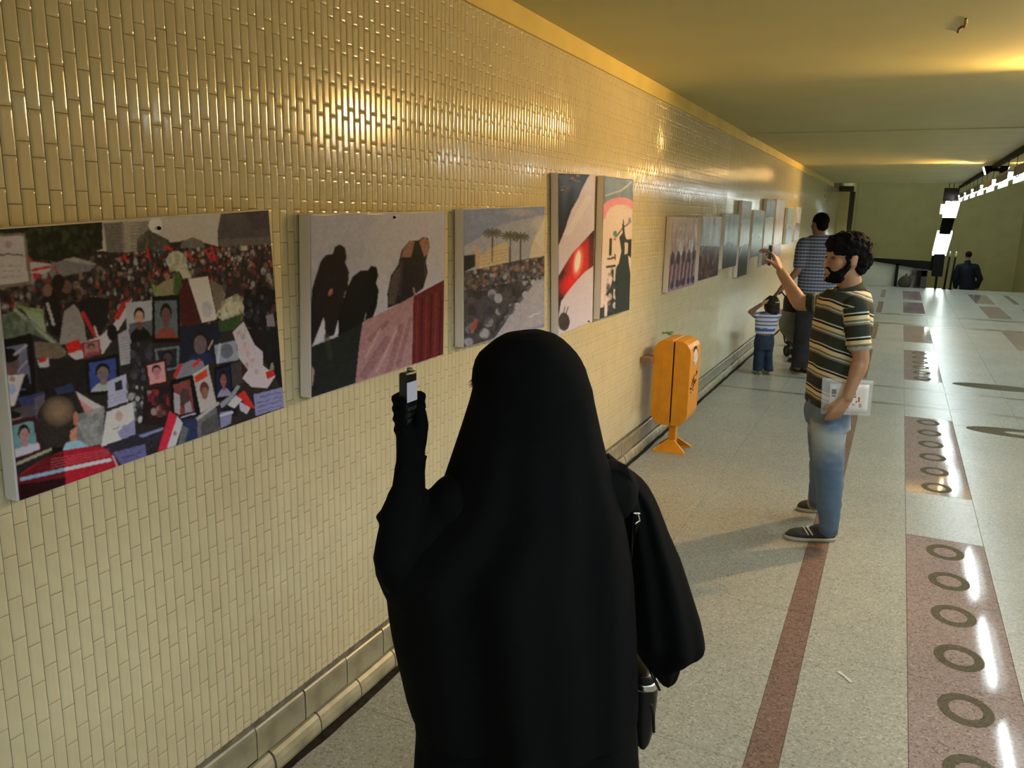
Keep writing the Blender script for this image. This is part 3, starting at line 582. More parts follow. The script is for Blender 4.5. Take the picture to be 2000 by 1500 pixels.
p.poly([(975, 600), (1060, 582), (1180, 555), (1300, 530), (1460, 505), (1460, 620), (1385, 650), (1150, 975), (975, 1035)], (58, 51, 52))
p.blobs([(975, 600), (1060, 582), (1460, 505), (1460, 620), (1385, 645), (975, 720)], 420, 10, [(40, 36, 38), (96, 86, 82), (140, 130, 128), (30, 27, 30), (124, 80, 62), (66, 62, 70)], .85, 21, 1.2)
p.blobs([(975, 700), (1385, 640), (1150, 970), (975, 1030)], 120, 24, [(28, 25, 26), (44, 40, 40), (70, 64, 66), (140, 132, 134), (52, 50, 60), (36, 34, 34)], .85, 22, 1.2)
for k in range(9): x, y = 1395-k*24, 620+k*36; p.ell(x, y, 12+k*2, 14+k*3, (150, 144, 146) if k % 2 else (80, 76, 86), .8, 25); p.ell(x-28-k*2, y+18, 12+k*2, 14+k*3, (36, 32, 32), .85, 25)
p.ell(1042, 900, 14, 40, (150, 62, 50), .7, 20)
p.poly([(1392, 640), (1460, 655), (1460, 885), (1145, 980)], (140, 130, 132)).line(1260, 790, 1150, 965, 16, (60, 54, 54), .8)
p.text(1345, 855, 1415, 830, 6, (180, 172, 172), .8, 23)
canvas('poster of rows of kneeling people below palms, left of the tall flag poster', quad_yz(q3), p.finish())

# --- fourth canvas (tall): folds of a flag
q4 = [(1090, 337), (1162, 340), (1157, 628), (1090, 655)]
p = Print(80, 230, q4, (1040, 310), 220/943, (182, 164, 164))
p.poly([(190, 90), (560, 90), (560, 560), (215, 960), (200, 760)], (176, 158, 166), .7).line(300, 620, 470, 330, 50, (192, 178, 176), .6)
p.poly([(190, 90), (492, 110), (432, 210), (382, 330), (322, 440), (272, 600), (215, 740), (190, 740)], (27, 23, 20))
p.text(300, 150, 390, 150, 12, (122, 78, 48), .6, 31).text(310, 176, 395, 176, 12, (122, 78, 48), .6, 34).text(235, 240, 320, 235, 9, (112, 70, 44), .6, 32).text(235, 264, 320, 258, 9, (112, 70, 44), .6, 33)
p.poly([(190, 1040), (217, 985), (330, 800), (450, 670), (540, 570), (530, 890), (430, 962), (340, 1062), (272, 1150), (200, 1260)], (58, 20, 19))
BAND4 = [(190, 1040), (217, 985), (330, 800), (450, 670), (540, 570), (530, 890), (430, 962), (340, 1062), (272, 1150), (200, 1260)]
keep = s_keep = p.img.copy()
p.ell(385, 885, 120, 260, (196, 40, 34), .95, 14, 1.0).ell(310, 1060, 90, 120, (206, 24, 24), .95, 35, 1.0).ell(378, 870, 48, 150, (226, 120, 100), .9, 8, 1.0).ell(376, 868, 26, 100, (250, 222, 206), 1, 8, .8)
b4 = p.inside(BAND4)[..., None]; p.img = np.where(b4, p.img, keep)
p.poly([(470, 650), (540, 570), (530, 890), (470, 925)], (62, 22, 20), .6)
p.ell(262, 1368, 48, 76, (56, 44, 38)).line(258, 1310, 272, 1240, 8, (62, 50, 46)).line(280, 1300, 298, 1242, 8, (62, 50, 46)).poly([(190, 1240), (240, 1195), (218, 1330), (190, 1350)], (36, 27, 25)).line(215, 1330, 270, 1230, 14, (170, 156, 156), .7).ell(470, 1365, 9, 9, (40, 34, 34))
canvas('tall poster with the red, white and black folds of a flag', quad_yz(q4), p.finish())
# --- fifth canvas (tall): dark monument with people
q5 = [(1180, 343), (1237, 350), (1229, 606), (1171, 624)]
p = Print(70, 220, q5, (1040, 310), 220/943, (196, 170, 154))
p.poly([(560, 120), (880, 140), (860, 370), (762, 322), (680, 342), (580, 400)], (98, 103, 100)).line(610, 300, 740, 262, 12, (168, 166, 156), .9).line(740, 262, 830, 190, 12, (166, 166, 158), .9)
for k in range(14): a, b = math.pi*k/14, math.pi*(k+1)/14; p.line(735-150*math.cos(a), 470-125*math.sin(a), 735-150*math.cos(b), 470-125*math.sin(b), 60, (196, 118, 118), .8)
p.poly([(655, 1290), (700, 900), (722, 860), (742, 760), (726, 640), (750, 612), (752, 530), (764, 525), (772, 620), (786, 662), (840, 660), (835, 830), (800, 800), (805, 860), (818, 950), (830, 1262), (700, 1320)], (36, 40, 37))
p.poly([(540, 1350), (560, 1250), (600, 1240), (640, 1190), (610, 1130), (650, 1070), (672, 980), (660, 930), (690, 900), (680, 1320)], (44, 44, 44)).blobs([(590, 1230), (640, 900), (700, 860), (690, 1300), (600, 1320)], 40, 15, [(196, 172, 156), (30, 30, 32), (50, 44, 60)], .8, 41, 1.8)
p.poly([(770, 690), (800, 690), (795, 780), (770, 790)], (190, 166, 150)).line(688, 905, 684, 1010, 14, (186, 164, 150)).line(684, 1090, 680, 1160, 12, (186, 164, 150)).line(616, 1220, 612, 1310, 22, (196, 176, 166))
p.line(700, 640, 752, 570, 10, (36, 40, 38)).line(752, 570, 822, 515, 10, (36, 40, 38)).line(758, 500, 762, 560, 9, (40, 42, 40)).ell(690, 615, 17, 26, (78, 110, 106)).ell(688, 660, 12, 12, (170, 96, 84)).ell(812, 505, 12, 26, (130, 120, 118))
p.line(655, 660, 650, 790, 20, (46, 46, 46)).line(630, 825, 690, 815, 16, (52, 48, 50)).line(622, 895, 690, 885, 18, (48, 46, 54)).line(690, 790, 692, 830, 12, (60, 54, 54))
canvas('tall poster of a dark monument under a pale pink sky, nearer the orange bin', quad_yz(q5), p.finish())

# --- the farther canvases
def small(nx, ny, kind, seed):
    p = Print(nx, ny, [(0, 0), (100, 0), (100, 100), (0, 100)], (0, 0), 1, (150, 140, 134)); r = np.random.default_rng(seed)
    if kind == 'hands':
        p.poly([(0, 0), (100, 0), (100, 60), (0, 60)], (172, 134, 110))
        for _ in range(26): x = r.uniform(0, 100); y = r.uniform(5, 45); p.line(x, y, x+r.uniform(-14, 14), y+r.uniform(15, 40), r.uniform(3, 8), [(118, 70, 52), (196, 172, 156), (150, 104, 84), (214, 200, 190)][r.integers(4)], .8)
        p.poly([(0, 55), (100, 48), (100, 100), (0, 100)], (150, 110, 104))
        for x in range(6, 100, 14): p.line(x, 62, x-4, 92, 7, [(190, 150, 144), (96, 52, 46), (60, 44, 44)][int(r.integers(3))], .9)
        for x in range(10, 96, 20): p.ell(x, 55, 7, 9, (46, 28, 24)); p.ell(x+4, 91, 6, 6, (50, 48, 66))
    elif kind == 'crowd':
        p.poly([(0, 0), (100, 0), (100, 52), (0, 52)], (150, 142, 142)).poly([(0, 45), (100, 50), (100, 100), (0, 100)], (62, 40, 34)).blobs([(0, 45), (100, 50), (100, 100), (0, 100)], 240, 4, [(96, 60, 50), (40, 27, 24), (120, 80, 70), (56, 36, 32)], .8, seed); p.line(60, 3, 60, 12, 6, (80, 74, 84)).line(0, 0, 14, 40, 12, (90, 66, 60), .7)
    elif kind == 'dark':
        p.poly([(0, 0), (100, 0), (100, 60), (0, 60)], (112, 116, 108)).poly([(0, 58), (40, 50), (100, 62), (100, 100), (0, 100)], (32, 32, 28)).blobs([(0, 60), (100, 60), (100, 100), (0, 100)], 60, 6, [(44, 44, 38), (24, 24, 22), (58, 54, 48)], .8, seed)
        for x in (30, 62, 80): p.line(x, 0, x-6, 60, 5, (84, 92, 86), .7)
    elif kind == 'tall':
        p.poly([(0, 0), (100, 0), (100, 30), (0, 30)], (118, 104, 96)).poly([(0, 25), (100, 25), (100, 62), (0, 62)], (146, 144, 134)).poly([(0, 60), (100, 56), (100, 100), (0, 100)], (36, 32, 30)).line(10, 70, 60, 40, 5, (160, 150, 136), .8)
    elif kind == 'tall2':
        p.poly([(0, 0), (100, 0), (100, 26), (0, 30)], (58, 54, 48)).poly([(0, 28), (100, 26), (100, 70), (0, 74)], (150, 144, 132)).poly([(0, 72), (100, 68), (100, 100), (0, 100)], (66, 36, 34)).blobs([(0, 72), (100, 70), (100, 100), (0, 100)], 30, 8, [(50, 27, 26), (100, 60, 52)], .8, seed)
    else:
        p.poly([(0, 0), (100, 0), (100, 100), (0, 100)], (168, 140, 126)).blobs([(0, 0), (100, 0), (100, 100), (0, 100)], 40, 12, [(184, 156, 140), (150, 122, 110), (140, 138, 130)], .6, seed).poly([(0, 80), (100, 74), (100, 100), (0, 100)], (120, 88, 76), .8)
    return p.finish()
for lab, y0, y1, z0, z1, kd in (
    ('poster of raised brown arms above a crowd, first of the far row', 6.16, 7.06, 1.17, 1.75, 'hands'),
    ('poster with a pale sky over a dark red crowd, second in the far row', 7.19, 8.07, 1.19, 1.76, 'crowd'),
    ('poster of a dark green crowd under grey light, just before the first tall far poster', 8.25, 9.02, 1.24, 1.79, 'dark'),
    ('first tall poster of the far row, grey above and black below', 9.15, 9.76, 1.10, 1.94, 'tall'),
    ('small dark-edged poster between the two tall far posters with dark feet', 9.93, 10.74, 1.29, 1.85, 'dark'),
    ('second tall poster of the far row, with a dark top and a dull red foot', 10.88, 11.63, 1.15, 2.0, 'tall2'),
    ('pale pinkish tall poster, third tall one of the far row', 11.80, 12.68, 1.21, 2.02, 'pale'),
    ('small poster last but one on the tiled wall', 13.10, 13.95, 1.37, 1.92, 'dark'),
    ('farthest poster on the tiled wall, beside the head of the man in checks', 14.2, 14.9, 1.40, 1.95, 'crowd')):
    canvas(lab, [(y0, z1), (y1, z1), (y1, z0), (y0, z0)], small(60, 90, kd, int(y0*10)))

# ---------------------------------------------------------------- lamps
LENS = mat('halogen_glow', (1, .8, .5), .4, emit=(1, .62, .25), estr=70)
TUBEM = mat('tube_glow', (1, 1, 1), .4, emit=COOL, estr=TUBE_E)
PANEL = mat('panel_glow', (1, 1, 1), .4, emit=(.85, 1, .92), estr=8)
BATSIDE = mat('batten_side_grey', (.16, .16, .15), .6)
BATTEN = mat('batten_grey', (.22, .22, .20), .6)
track = S(); track.bb(FLOOD_X-.03, FLOOD_X+.03, -4, 23.2, 2.585, 2.637)
tag(track.build('cable_track', BLACKM), 'long black cable track running under the ceiling with flood lamps on it', 'cable track')
for i, y in enumerate(FLOOD_Y):
    t = empty('flood_lamp', (FLOOD_X, y, 2.58), ['twin warm flood lamp under the ceiling track just right of the picture, before the bin', 'glowing twin warm flood lamp under the far end of the ceiling track'][i], 'lamp', 'warm flood lamps on the ceiling track')
    S().cap((FLOOD_X, y, 2.583), (FLOOD_X, y, 2.56), .014, n=10, flat=True).build('stem', BLACKM, t)
    S().bb(FLOOD_X-.05, FLOOD_X+.05, y-.05, y+.05, 2.53, 2.575).build('bracket', BLACKM, t, bevel=.005)
    for sd in (-1, 1):
        d = np.array([sd*.94, 0, -.34]); n2 = np.array([sd*.34, 0, .94]); Yv = np.array([0, 1.0, 0])
        c = np.array([FLOOD_X+sd*.10, y, 2.555])
        h = S(); h.loft([[c-d*.05+Yv*a*.06+n2*b*.04 for a, b in ((-1, -1), (1, -1), (1, 1), (-1, 1))], [c+d*.05+Yv*a*.10+n2*b*.07 for a, b in ((-1, -1), (1, -1), (1, 1), (-1, 1))]])
        hd = h.build('housing', BLACKM, t, bevel=.004)
        S().box(c+d*.053, (.002, .088, .058), [d, Yv, n2]).build('lens', LENS, hd)
        p0 = c+d*.075
        spot('flood_light', p0, (p0[0]+sd*2.75, y-(3.6, 1.6)[i], 2.0), FLOOD_W, WARM, (130, 92)[i], .8, .05)
        spot('ceiling_wash', (FLOOD_X+sd*.20, y, 2.60), (FLOOD_X+sd*2.2, y, 2.70), WASH_W, WARM, 17, .8, .02)
def tube(x, y0, L, z, label):
    t = empty('tube_light', (x, y0+L/2, z), label, 'lamp', 'fluorescent tubes hanging in rows along the passage')
    S().bb(x-.103, x+.103, y0-.03, y0+L+.03, z+.045, z+.07).build('batten', BATTEN, t, bevel=.004)
    S().cap((x, y0, z), (x, y0+L, z), .016, n=10).build('tube', TUBEM, t, True)
    for sg in (-1, 1): S().bb(x+sg*.1015-.0015, x+sg*.1015+.0015, y0-.03, y0+L+.03, z-.043, z+.045).build('side_shield', BATSIDE, t)  # side shields added and sized to keep tube light off the upper wall
    for e in (y0+.005, y0+L-.005): S().cap((x, e-.02, z), (x, e+.02, z), .019, n=10, flat=True).build('end_cap', BATTEN, t)
    for e in (y0+.2, y0+L-.2): S().cap((x, e, z+.06), (x, e, 2.586 if y0 < 22 else 4.42), .004, n=6, flat=True).build('rod', BLACKM, t)
for k in range(-10, 10):
    y0 = 7.75+k*1.95
    if y0+1.3 > 25: continue
    tube(2.83, y0, 1.32, 2.32, 'fluorescent tube in the long hanging row, '+('outside the right edge of the picture' if y0 < 10.5 else '%s seen from the right edge' % ('first', 'second', 'third', 'fourth', 'fifth', 'sixth', 'seventh', 'eighth')[k-2]))
# light panels following the stairs down
A0, A1 = np.array([2.83, 25.3, 2.32]), np.array([2.83, 30.8, .36]); dd = A1-A0; LL = np.linalg.norm(dd); dd = dd/LL; nn = np.cross(dd, [1, 0, 0]); nn = nn/np.linalg.norm(nn)
if nn[2] > 0: nn = -nn
def seg(a, b, hw_, th, name, m, parent): return S().box(A0+dd*(a+b)/2*LL, ((b-a)/2*LL, hw_, th), [dd, np.array([1.0, 0, 0]), nn]).build(name, m, parent)
t = empty('stair_light_strip', tuple(A1), 'long sloping strip of bright white and black panels above the stairs going down', 'light strip')
seg(.02, .20, .17, .05, 'lit_panel', PANEL, t); seg(.20, .44, .15, .06, 'dark_panel', BLACKM, t); seg(.445, .80, .20, .06, 'lit_panel', mat('panel_glow_bright', (1, 1, 1), .4, emit=(.85, 1, .92), estr=15), t); seg(.80, 1.0, .18, .08, 'dark_panel', BLACKM, t)
for a in (.1, .6): p0 = A0+dd*a*LL; S().cap(p0, (p0[0], p0[1], 4.42), .012, n=6, flat=True).build('hanger', BLACKM, t)
t = empty('junction_box', (2.62, 23.3, 2.3), 'dark red box hanging at the end of the cable track', 'box')
S().bb(2.50, 2.83, 23.0, 23.3, 2.27, 2.584).build('case', mat('dark_red_case', (.035, .016, .014), .5), t, bevel=.01)
S().bb(2.46, 2.56, 23.1, 23.18, 1.95, 2.2).build('small_lit_sign', mat('sign_glow', (1, 1, 1), .4, emit=(.7, .8, .6), estr=.5), t)
S().cap((2.53, 23.14, 2.28), (2.53, 23.14, 2.15), .012, n=8, flat=True).build('conduit', BLACKM, t)

# stuff at the far end
PIL = mat('pillar_cream', (.72, .62, .30), .5, .3, vary=.1, scale=4)
t = empty('pillar', (.2, 24.2, 0), 'pale yellow pillar with a dark cap at the far end of the tiled wall', 'pillar')
S().bb(.03, .27, 24.1, 24.35, 0, 2.52).build('shaft', PIL, t, bevel=.01); S().bb(0, .36, 24.05, 24.42, 2.52, 2.66).build('cap', mat('dark_cap', (.05, .04, .025), .6), t, bevel=.01)
S().bb(.27, .40, 24.3, 24.45, 0, 2.52).build('shadow_strip', mat('shadow_strip', (.06, .055, .03), .6), t)  # dark strip standing in for the shadow band beside the pillar
par = S(); par.bb(.0, 2.35, 24.66, 24.78, -.02, .66)
tag(par.build('low_parapet', mat('parapet_cream', (.60, .60, .48), .6, .3, vary=.15, scale=3)), 'low pale wall along the far edge of the floor under the dark rail', 'low wall')
t = empty('railing', (1.4, 24.55, 0), 'dark wedge-shaped rail with a post at the far edge of the floor', 'railing')
s = S(); s.loft([[(0.55, 24.5, .76), (.55, 24.6, .76), (.55, 24.6, .72), (.55, 24.5, .72)], [(2.5, 24.5, .72), (2.5, 24.6, .72), (2.5, 24.6, .47), (2.5, 24.5, .47)]]); s.build('rail', BLACKM, t)
S().bb(1.61, 1.69, 24.5, 24.58, 0, .62).build('post', BLACKM, t); S().bb(.6, .64, 24.5, 24.58, 0, .72).build('post', BLACKM, t)
BROWN = mat('dark_brown_cloth', (.055, .045, .03), .9, vary=.3, scale=8)
t = empty('covered_bundle', (1.88, 24.42, 0), 'dark rounded bundle on the floor under the rail', 'bundle')
s = S(); s.ell((1.88, 24.42, .13), .17, .12, .19); s.skin('cover', BROWN, t, .02, 2, lambda c: .012*mnoise.noise(c*9))
S().cap((1.88, 24.42, .28), (1.90, 24.42, .35), .03, .02, 8).build('knot', BROWN, t, True)
t = empty('dark_cabinet', (2.25, 24.42, 0), 'dark narrow cabinet under the thick end of the rail', 'cabinet')
S().bb(2.14, 2.40, 24.34, 24.50, 0, .50).build('body', mat('cabinet_dark', (.05, .045, .035), .6, vary=.2), t, bevel=.01); S().bb(2.16, 2.26, 24.325, 24.34, .04, .46).build('door', BLACKM, t); S().bb(2.02, 2.40, 24.34, 24.50, .32, .47).build('side_shelf', BROWN, t)
t = empty('black_control_box', (2.62, 24.45, .3), 'tall black box standing between the rail and the two thin posts', 'box')
S().bb(2.50, 2.76, 24.35, 24.5, .33, .92).build('case', BLACKM, t, bevel=.01); S().bb(2.6, 2.66, 24.4, 24.46, 0, .35).build('foot', BLACKM, t)
CHROME = mat('chrome', (.75, .78, .75), .2, metal=1)
for i, x in enumerate((2.84, 2.98)):
    t = empty('barrier_post', (x, 24.4, 0), ['thin dark post with a shiny knob, next to the black box', 'thin dark post with a shiny knob, nearer the person on the stairs'][i], 'post', 'shiny-topped posts at the stairs')
    S().cap((x, 24.4, .0), (x+.03, 24.4, .86), .026, n=10, flat=True).build('shaft', BLACKM, t, True)
    S().ell((x+.035, 24.4, .93), .035, .035, .08).build('knob', CHROME, t, True); S().cap((x, 24.4, 0), (x, 24.4, .02), .06, .05, 16, flat=True).build('foot', BLACKM, t, True)

# ---------------------------------------------------------------- litter bin
ORANGE = mat('bin_orange', (.84, .33, .012), .42, .45, vary=.1, scale=14)
t = empty('litter_bin', (.215, 5.89, 0), 'orange metal litter bin on a short leg beside the tiled wall', 'litter bin')
def octo(x0, x1, z0, z1, y, rl, rr, n=5):
    pts = []
    for cx, cz, r, a0 in ((x1-rr, z1-rr, rr, 0), (x0+rl, z1-rl, rl, 90), (x0+rl, z0+rl, rl, 180), (x1-rr, z0+rr, rr, 270)):
        for k in range(n): a = math.radians(a0+90*k/(n-1)); pts.append((cx+r*math.cos(a), y, cz+r*math.sin(a)))
    return pts
def shell(x0, x1, z0, z1, y0, y1, rl, rr):
    s = S(); s.loft([octo(x0, x1, z0, z1, y0, rl, rr), octo(x0, x1, z0, z1, y1, rl, rr)]); return s
bk = shell(.078, .226, .225, .868, 5.735, 6.06, .095, .012).build('back_shell', ORANGE, t, bevel=.004)
S().bb(.142, .150, 5.731, 5.737, .29, .82).build('rib', ORANGE, bk)
fr = shell(.236, .356, .225, .868, 5.735, 6.06, .012, .095).build('front_door', ORANGE, t, bevel=.004)
shell(.20, .26, .25, .85, 5.742, 6.05, .01, .01).build('seam', BLACKM, t)
S().ell((.353, 5.885, .745), .006, .075, .075, n=24).build('slot', mat('slot_dark', (.03, .02, .015), .8), fr, True)
s = S(); s.ell((.357, 5.875, .735), .012, .066, .062, n=14, m=8); s.skin('paper_in_slot', mat('crumpled_paper', (.75, .68, .62), .7, vary=.25, scale=60), fr, .006, 1, lambda c: .006*mnoise.noise(c*70))
ink = S()
def strokes(pts_list, fn, r):
    for pl in pts_list:
        for a, b in zip(pl, pl[1:]): ink.cap(fn(*a), fn(*b), r, n=6)
fnb = lambda a, b: np.array([.3575, 5.775+a*.2, .50+b*.1])
strokes([[(0, .2), (.08, .05), (.2, .1), (.3, .0)], [(.25, .3), (.32, .75)], [(.38, .1), (.5, .15), (.52, .9)], [(.62, .5), (.72, .3), (.78, .55), (.95, .45)], [(.45, -.15), (.5, -.1)], [(.6, .95), (.66, .95)], [(.85, .9), (.9, 1.2), (1.0, 1.0)], [(.1, -.2), (.14, -.15)]], fnb, .0042)
ink.build('lettering', mat('bin_ink', (.07, .035, .015), .7), fr)
S().bb(.195, .25, 5.86, 5.93, .02, .26).build('leg', ORANGE, t, bevel=.004)
for y, dy in ((5.845, -.055), (5.945, .055)):
    s = S(); z1 = .085
    s.loft([[(.10, y+dy-.012, .0), (.345, y+dy-.012, .0), (.345, y+dy-.006, .014), (.25, y-.004, z1), (.195, y-.004, z1), (.10, y+dy-.006, .014)], [(.10, y+dy+.012, .0), (.345, y+dy+.012, .0), (.345, y+dy+.018, .014), (.25, y+.012, z1), (.195, y+.012, z1), (.10, y+dy+.018, .014)]])
    s.build('foot', ORANGE, t)
S().bb(.002, .085, 5.66, 5.82, .695, .735).build('wall_bracket', mat('bracket_brown', (.28, .15, .07), .6), t, bevel=.004)
t = empty('green_wrapper', (.16, 5.97, .865), 'crumpled green wrapper lying on top of the orange bin', 'wrapper')
GRN = mat('green_foil', (.16, .34, .10), .5)
s = S(); s.ell((.13, 5.99, .884), .035, .03, .010, n=12, m=8); s.skin('sheet', GRN, t, .006, 0, lambda c: .014*mnoise.noise(c*45))
S().cap((.105, 5.97, .884), (.085, 5.95, .886), .005, .009, 8).build('twisted_end', GRN, t, True)

# scrap on the floor
t = atz(1650, 1322, .001)
s = S(); s.loft([[t+np.array([x, y, z]) for x, y, z in ((-.03, .02, 0), (-.02, .035, .001), (.0, .012, .004), (.03, -.025, .001), (.02, -.035, 0), (-.006, .0, .001))], [t+np.array([x, y, z+.0015]) for x, y, z in ((-.03, .02, 0), (-.02, .035, .001), (.0, .012, .004), (.03, -.025, .001), (.02, -.035, 0), (-.006, .0, .001))]])
tag(s.build('paper_scrap', mat('scrap', (.6, .57, .5), .8)), 'tiny pale paper scrap on the floor right of the red stripe', 'paper scrap')

# ---------------------------------------------------------------- bodies
def nrm(a): a = np.array(a, float); return a/np.linalg.norm(a)
def head(s, c, f, l, u, k=1.0, nose=1.0):
    ax = [f, l, u]; P = lambda a, b, d: c+(f*a+l*b+u*d)*k
    s.ell(P(-.005, 0, .012), .098*k, .076*k, .098*k, ax); s.ell(P(.028, 0, -.065), .062*k, .058*k, .062*k, ax)
    s.cap(P(.088, 0, .0), P(.112*nose, 0, -.036), .008*k, .013*k, 8); s.ell(P(.082, 0, .02), .016*k, .05*k, .012*k, ax)
    s.ell(P(.088, 0, -.068), .013*k, .024*k, .012*k, ax); s.ell(P(.074, 0, -.104), .022*k, .026*k, .02*k, ax)
    s.ell(P(.055, .04, -.03), .03*k, .024*k, .03*k, ax); s.ell(P(.055, -.04, -.03), .03*k, .024*k, .03*k, ax)
    for q in (-1, 1): s.ell(P(-.008, q*.079, -.014), .022*k, .009*k, .034*k, ax)
def eyes(c, f, l, u, k, parent):
    m = mat('eye', (.05, .03, .02), .2)
    for q in (-1, 1): S().ell(c+(f*.083+l*q*.033+u*-.001)*k, .010*k, .014*k, .007*k, [f, l, u]).build('eye', m, parent, True)
def hand(s, w, d, n, t, k=1.0, curl=(.4, .5, .5), spread=.12, thumb=(.75, .6, .3), tcurl=.3):
    """w wrist, d finger direction, n palm normal, t thumb side"""
    d, n, t = nrm(d), nrm(n), nrm(t); q = lambda a, b, c: w+(d*a+t*b+n*c)*k
    for o in (-.030, -.010, .010, .028): s.cap(q(.012, o*.75, 0), q(.088-.004*abs(o)*100*.3, o, 0), .014*k, .0115*k, 8)
    for o, ln in ((-.032, .80), (-.0105, .95), (.0105, 1.0), (.030, .90)):
        p = q(.088, o, 0); a = 0.0; dirv = nrm(d+t*o*spread*10)
        for L, r, c in zip((.043*ln, .027*ln, .021*ln), (.0098, .0088, .0078), curl):
            a += c; v = dirv*math.cos(a)+n*math.sin(a); p2 = p+v*L*k; s.cap(p, p2, r*k, (r-.0008)*k, 8); p = p2
    p = q(.022, .030, .006); v = nrm(d*thumb[0]+t*thumb[1]+n*thumb[2]); p2 = p+v*.045*k; s.cap(q(.015, .018, 0), p, .014*k, .013*k, 8); s.cap(p, p2, .0125*k, .0105*k, 8)
    v2 = nrm(v*math.cos(tcurl)+n*math.sin(tcurl)); s.cap(p2, p2+v2*.032*k, .0105*k, .0085*k, 8)
def rings(rows, hd, dep, n=40, sub=4, ex=2.0, fold=None):
    """cross-sections of a body or cloth measured as rows (v, left, right); hd and dep may vary with v"""
    rows = np.array(rows, float); out = []
    vs = np.concatenate([np.linspace(rows[i, 0], rows[i+1, 0], sub, endpoint=False) for i in range(len(rows)-1)]+[rows[-1:, 0]])
    for v in vs:
        Lx, Rx = np.interp(v, rows[:, 0], rows[:, 1]), np.interp(v, rows[:, 0], rows[:, 2])
        h = hd(v) if callable(hd) else hd; dp = dep(v) if callable(dep) else dep
        a, b = hp(Lx, v, h), hp(Rx, v, h); c = (a+b)/2; hf = (b-a)/2; r = []
        for th in np.linspace(0, 2*math.pi, n, endpoint=False):
            x, y = math.cos(th), math.sin(th); x = math.copysign(abs(x)**(2/ex), x); y = math.copysign(abs(y)**(2/ex), y)
            q = 1.0
            if fold: q += fold(v, th)
            r.append(c+hf*x+ED*dp*y*q)
        out.append(r)
    return out
SK1 = mat('skin_tan', (.36, .19, .105), .5, .4, vary=.12, scale=30)
HAIRM = mat('hair_black', (.006, .005, .005), .85, .1, bump=.8, scale=60)
def curly(amp, fr): return lambda c: amp*(mnoise.noise(c*fr)+.5*mnoise.noise(c*fr*2.3))

# ---- the woman in black
BLACKC = mat('black_cloth', (.0050, .0052, .0058), .95, .06, vary=.15, scale=60)
GLOVE = mat('black_knit_glove', (.004, .004, .0045), .9, .08)
WH = 1.5
t = empty('person', tuple(hp(1020, 1500, WH)*[1, 1, 0]), 'person in black veil and robe seen from behind, raising a phone to the wall', 'person')
def cfold(v, th):
    g = min(1, max(0, (v-760)/300)); s2 = math.sin(th)**2
    return s2*g*(.10*math.sin(7*th+v*.004+.5)+.06*math.sin(13*th+1.2+v*.002)+.05*math.sin(3*th-v*.006)) + s2*.02*math.sin(5*th+v*.02)
veil = [(647, 1028, 1062), (649, 1008, 1070), (655, 982, 1087), (664, 966, 1101), (676, 951, 1114), (690, 935, 1127), (702, 928, 1135), (720, 923, 1144), (740, 921, 1150), (752, 923, 1154), (761, 922, 1157), (784, 916, 1161), (825, 903, 1170), (861, 891, 1178), (908, 875, 1190), (960, 857, 1206), (1000, 822, 1216), (1040, 778, 1224), (1070, 745, 1229), (1090, 733, 1232), (1107, 735, 1234), (1136, 747, 1237), (1154, 756, 1238), (1189, 760, 1240), (1230, 767, 1242), (1271, 776, 1243), (1307, 785, 1244), (1342, 793, 1245), (1372, 803, 1245), (1385, 811, 1244)]
dep = lambda v: float(np.interp(v, [647, 655, 676, 700, 760, 830, 960, 1080, 1200, 1500], [.03, .07, .10, .118, .125, .12, .15, .18, .19, .20]))
whd = lambda v: float(np.interp(v, [647, 900, 1100, 1500], [WH, WH, WH-.02, WH]))
s = S(); s.loft(rings(veil, whd, dep, 96, 6, fold=cfold)); s.build('veil', BLACKC, t, True)
dress = [(1340, 812, 1238), (1383, 812, 1240), (1403, 811, 1242), (1424, 813, 1244), (1471, 810, 1246), (1500, 808, 1248), (1600, 800, 1256), (1800, 785, 1270), (2100, 770, 1290), (2560, 765, 1320)]
rg = rings(dress, WH, lambda v: .17, 64, 4, fold=cfold)
zb = .006; rg[-1] = [np.array([p[0], p[1], zb]) for p in rg[-1]]; rg = [r for r in rg if min(p[2] for p in r) >= zb-.001]
s = S(); s.loft(rg); s.build('robe', BLACKC, t, True)
# body under the cloth: head, torso, left arm and gloved hand in one surface
f1, l1 = np.array([-1.0, 0, 0]), np.array([0, -1.0, 0])
s = S(); hc = hp(1035, 745, WH); head(s, hc, f1, l1, UP, .9); s.cap(hc-UP*.08, hc-UP*.22, .05, .055)
sh = hp(1040, 960, WH); s.cap(hp(900, 990, WH-.05), hp(1180, 960, WH+.02), .07, .07); s.cap(sh, hp(1030, 1300, WH), .10, .12); s.cap(hp(1030, 1300, WH), hp(1030, 1900, WH), .11, .08)
el, wr = hp(778, 1085, WH-.10), hp(802, 915, WH-.06)
s.path([hp(900, 995, WH-.05), el, wr], [.055, .042, .026])
hu = nrm(hp(801, 850, WH-.06)-wr)
s.skin('body', GLOVE, t, .009, 3)
s = S(); W = wr-hu*.0
for k in range(4):
    C = hp(800+k*.8, (779, 798, 818, 839)[k], WH-.05); r_ = .0102-.0005*k
    s.path([C+R0*.018+ED*.022, C-R0*.016+ED*.022, C-R0*.025-ED*.002, C-R0*.010-ED*.022], [r_+.001, r_+.001, r_, r_-.001], 10)
s.ell(hp(812, 846, WH-.04), .020, .020, .046, [R0, ED, UP]); s.cap(hp(803, 850, WH-.05), wr, .029, .026)
s.path([hp(818, 868, WH-.06), hp(825, 830, WH-.065), hp(822, 803, WH-.065)], [.015, .0125, .0105], 10)
s.cap(wr-hu*.05, wr+hu*.03, .028, .027)
s.skin('gloved_hand', GLOVE, t, .0042, 3)
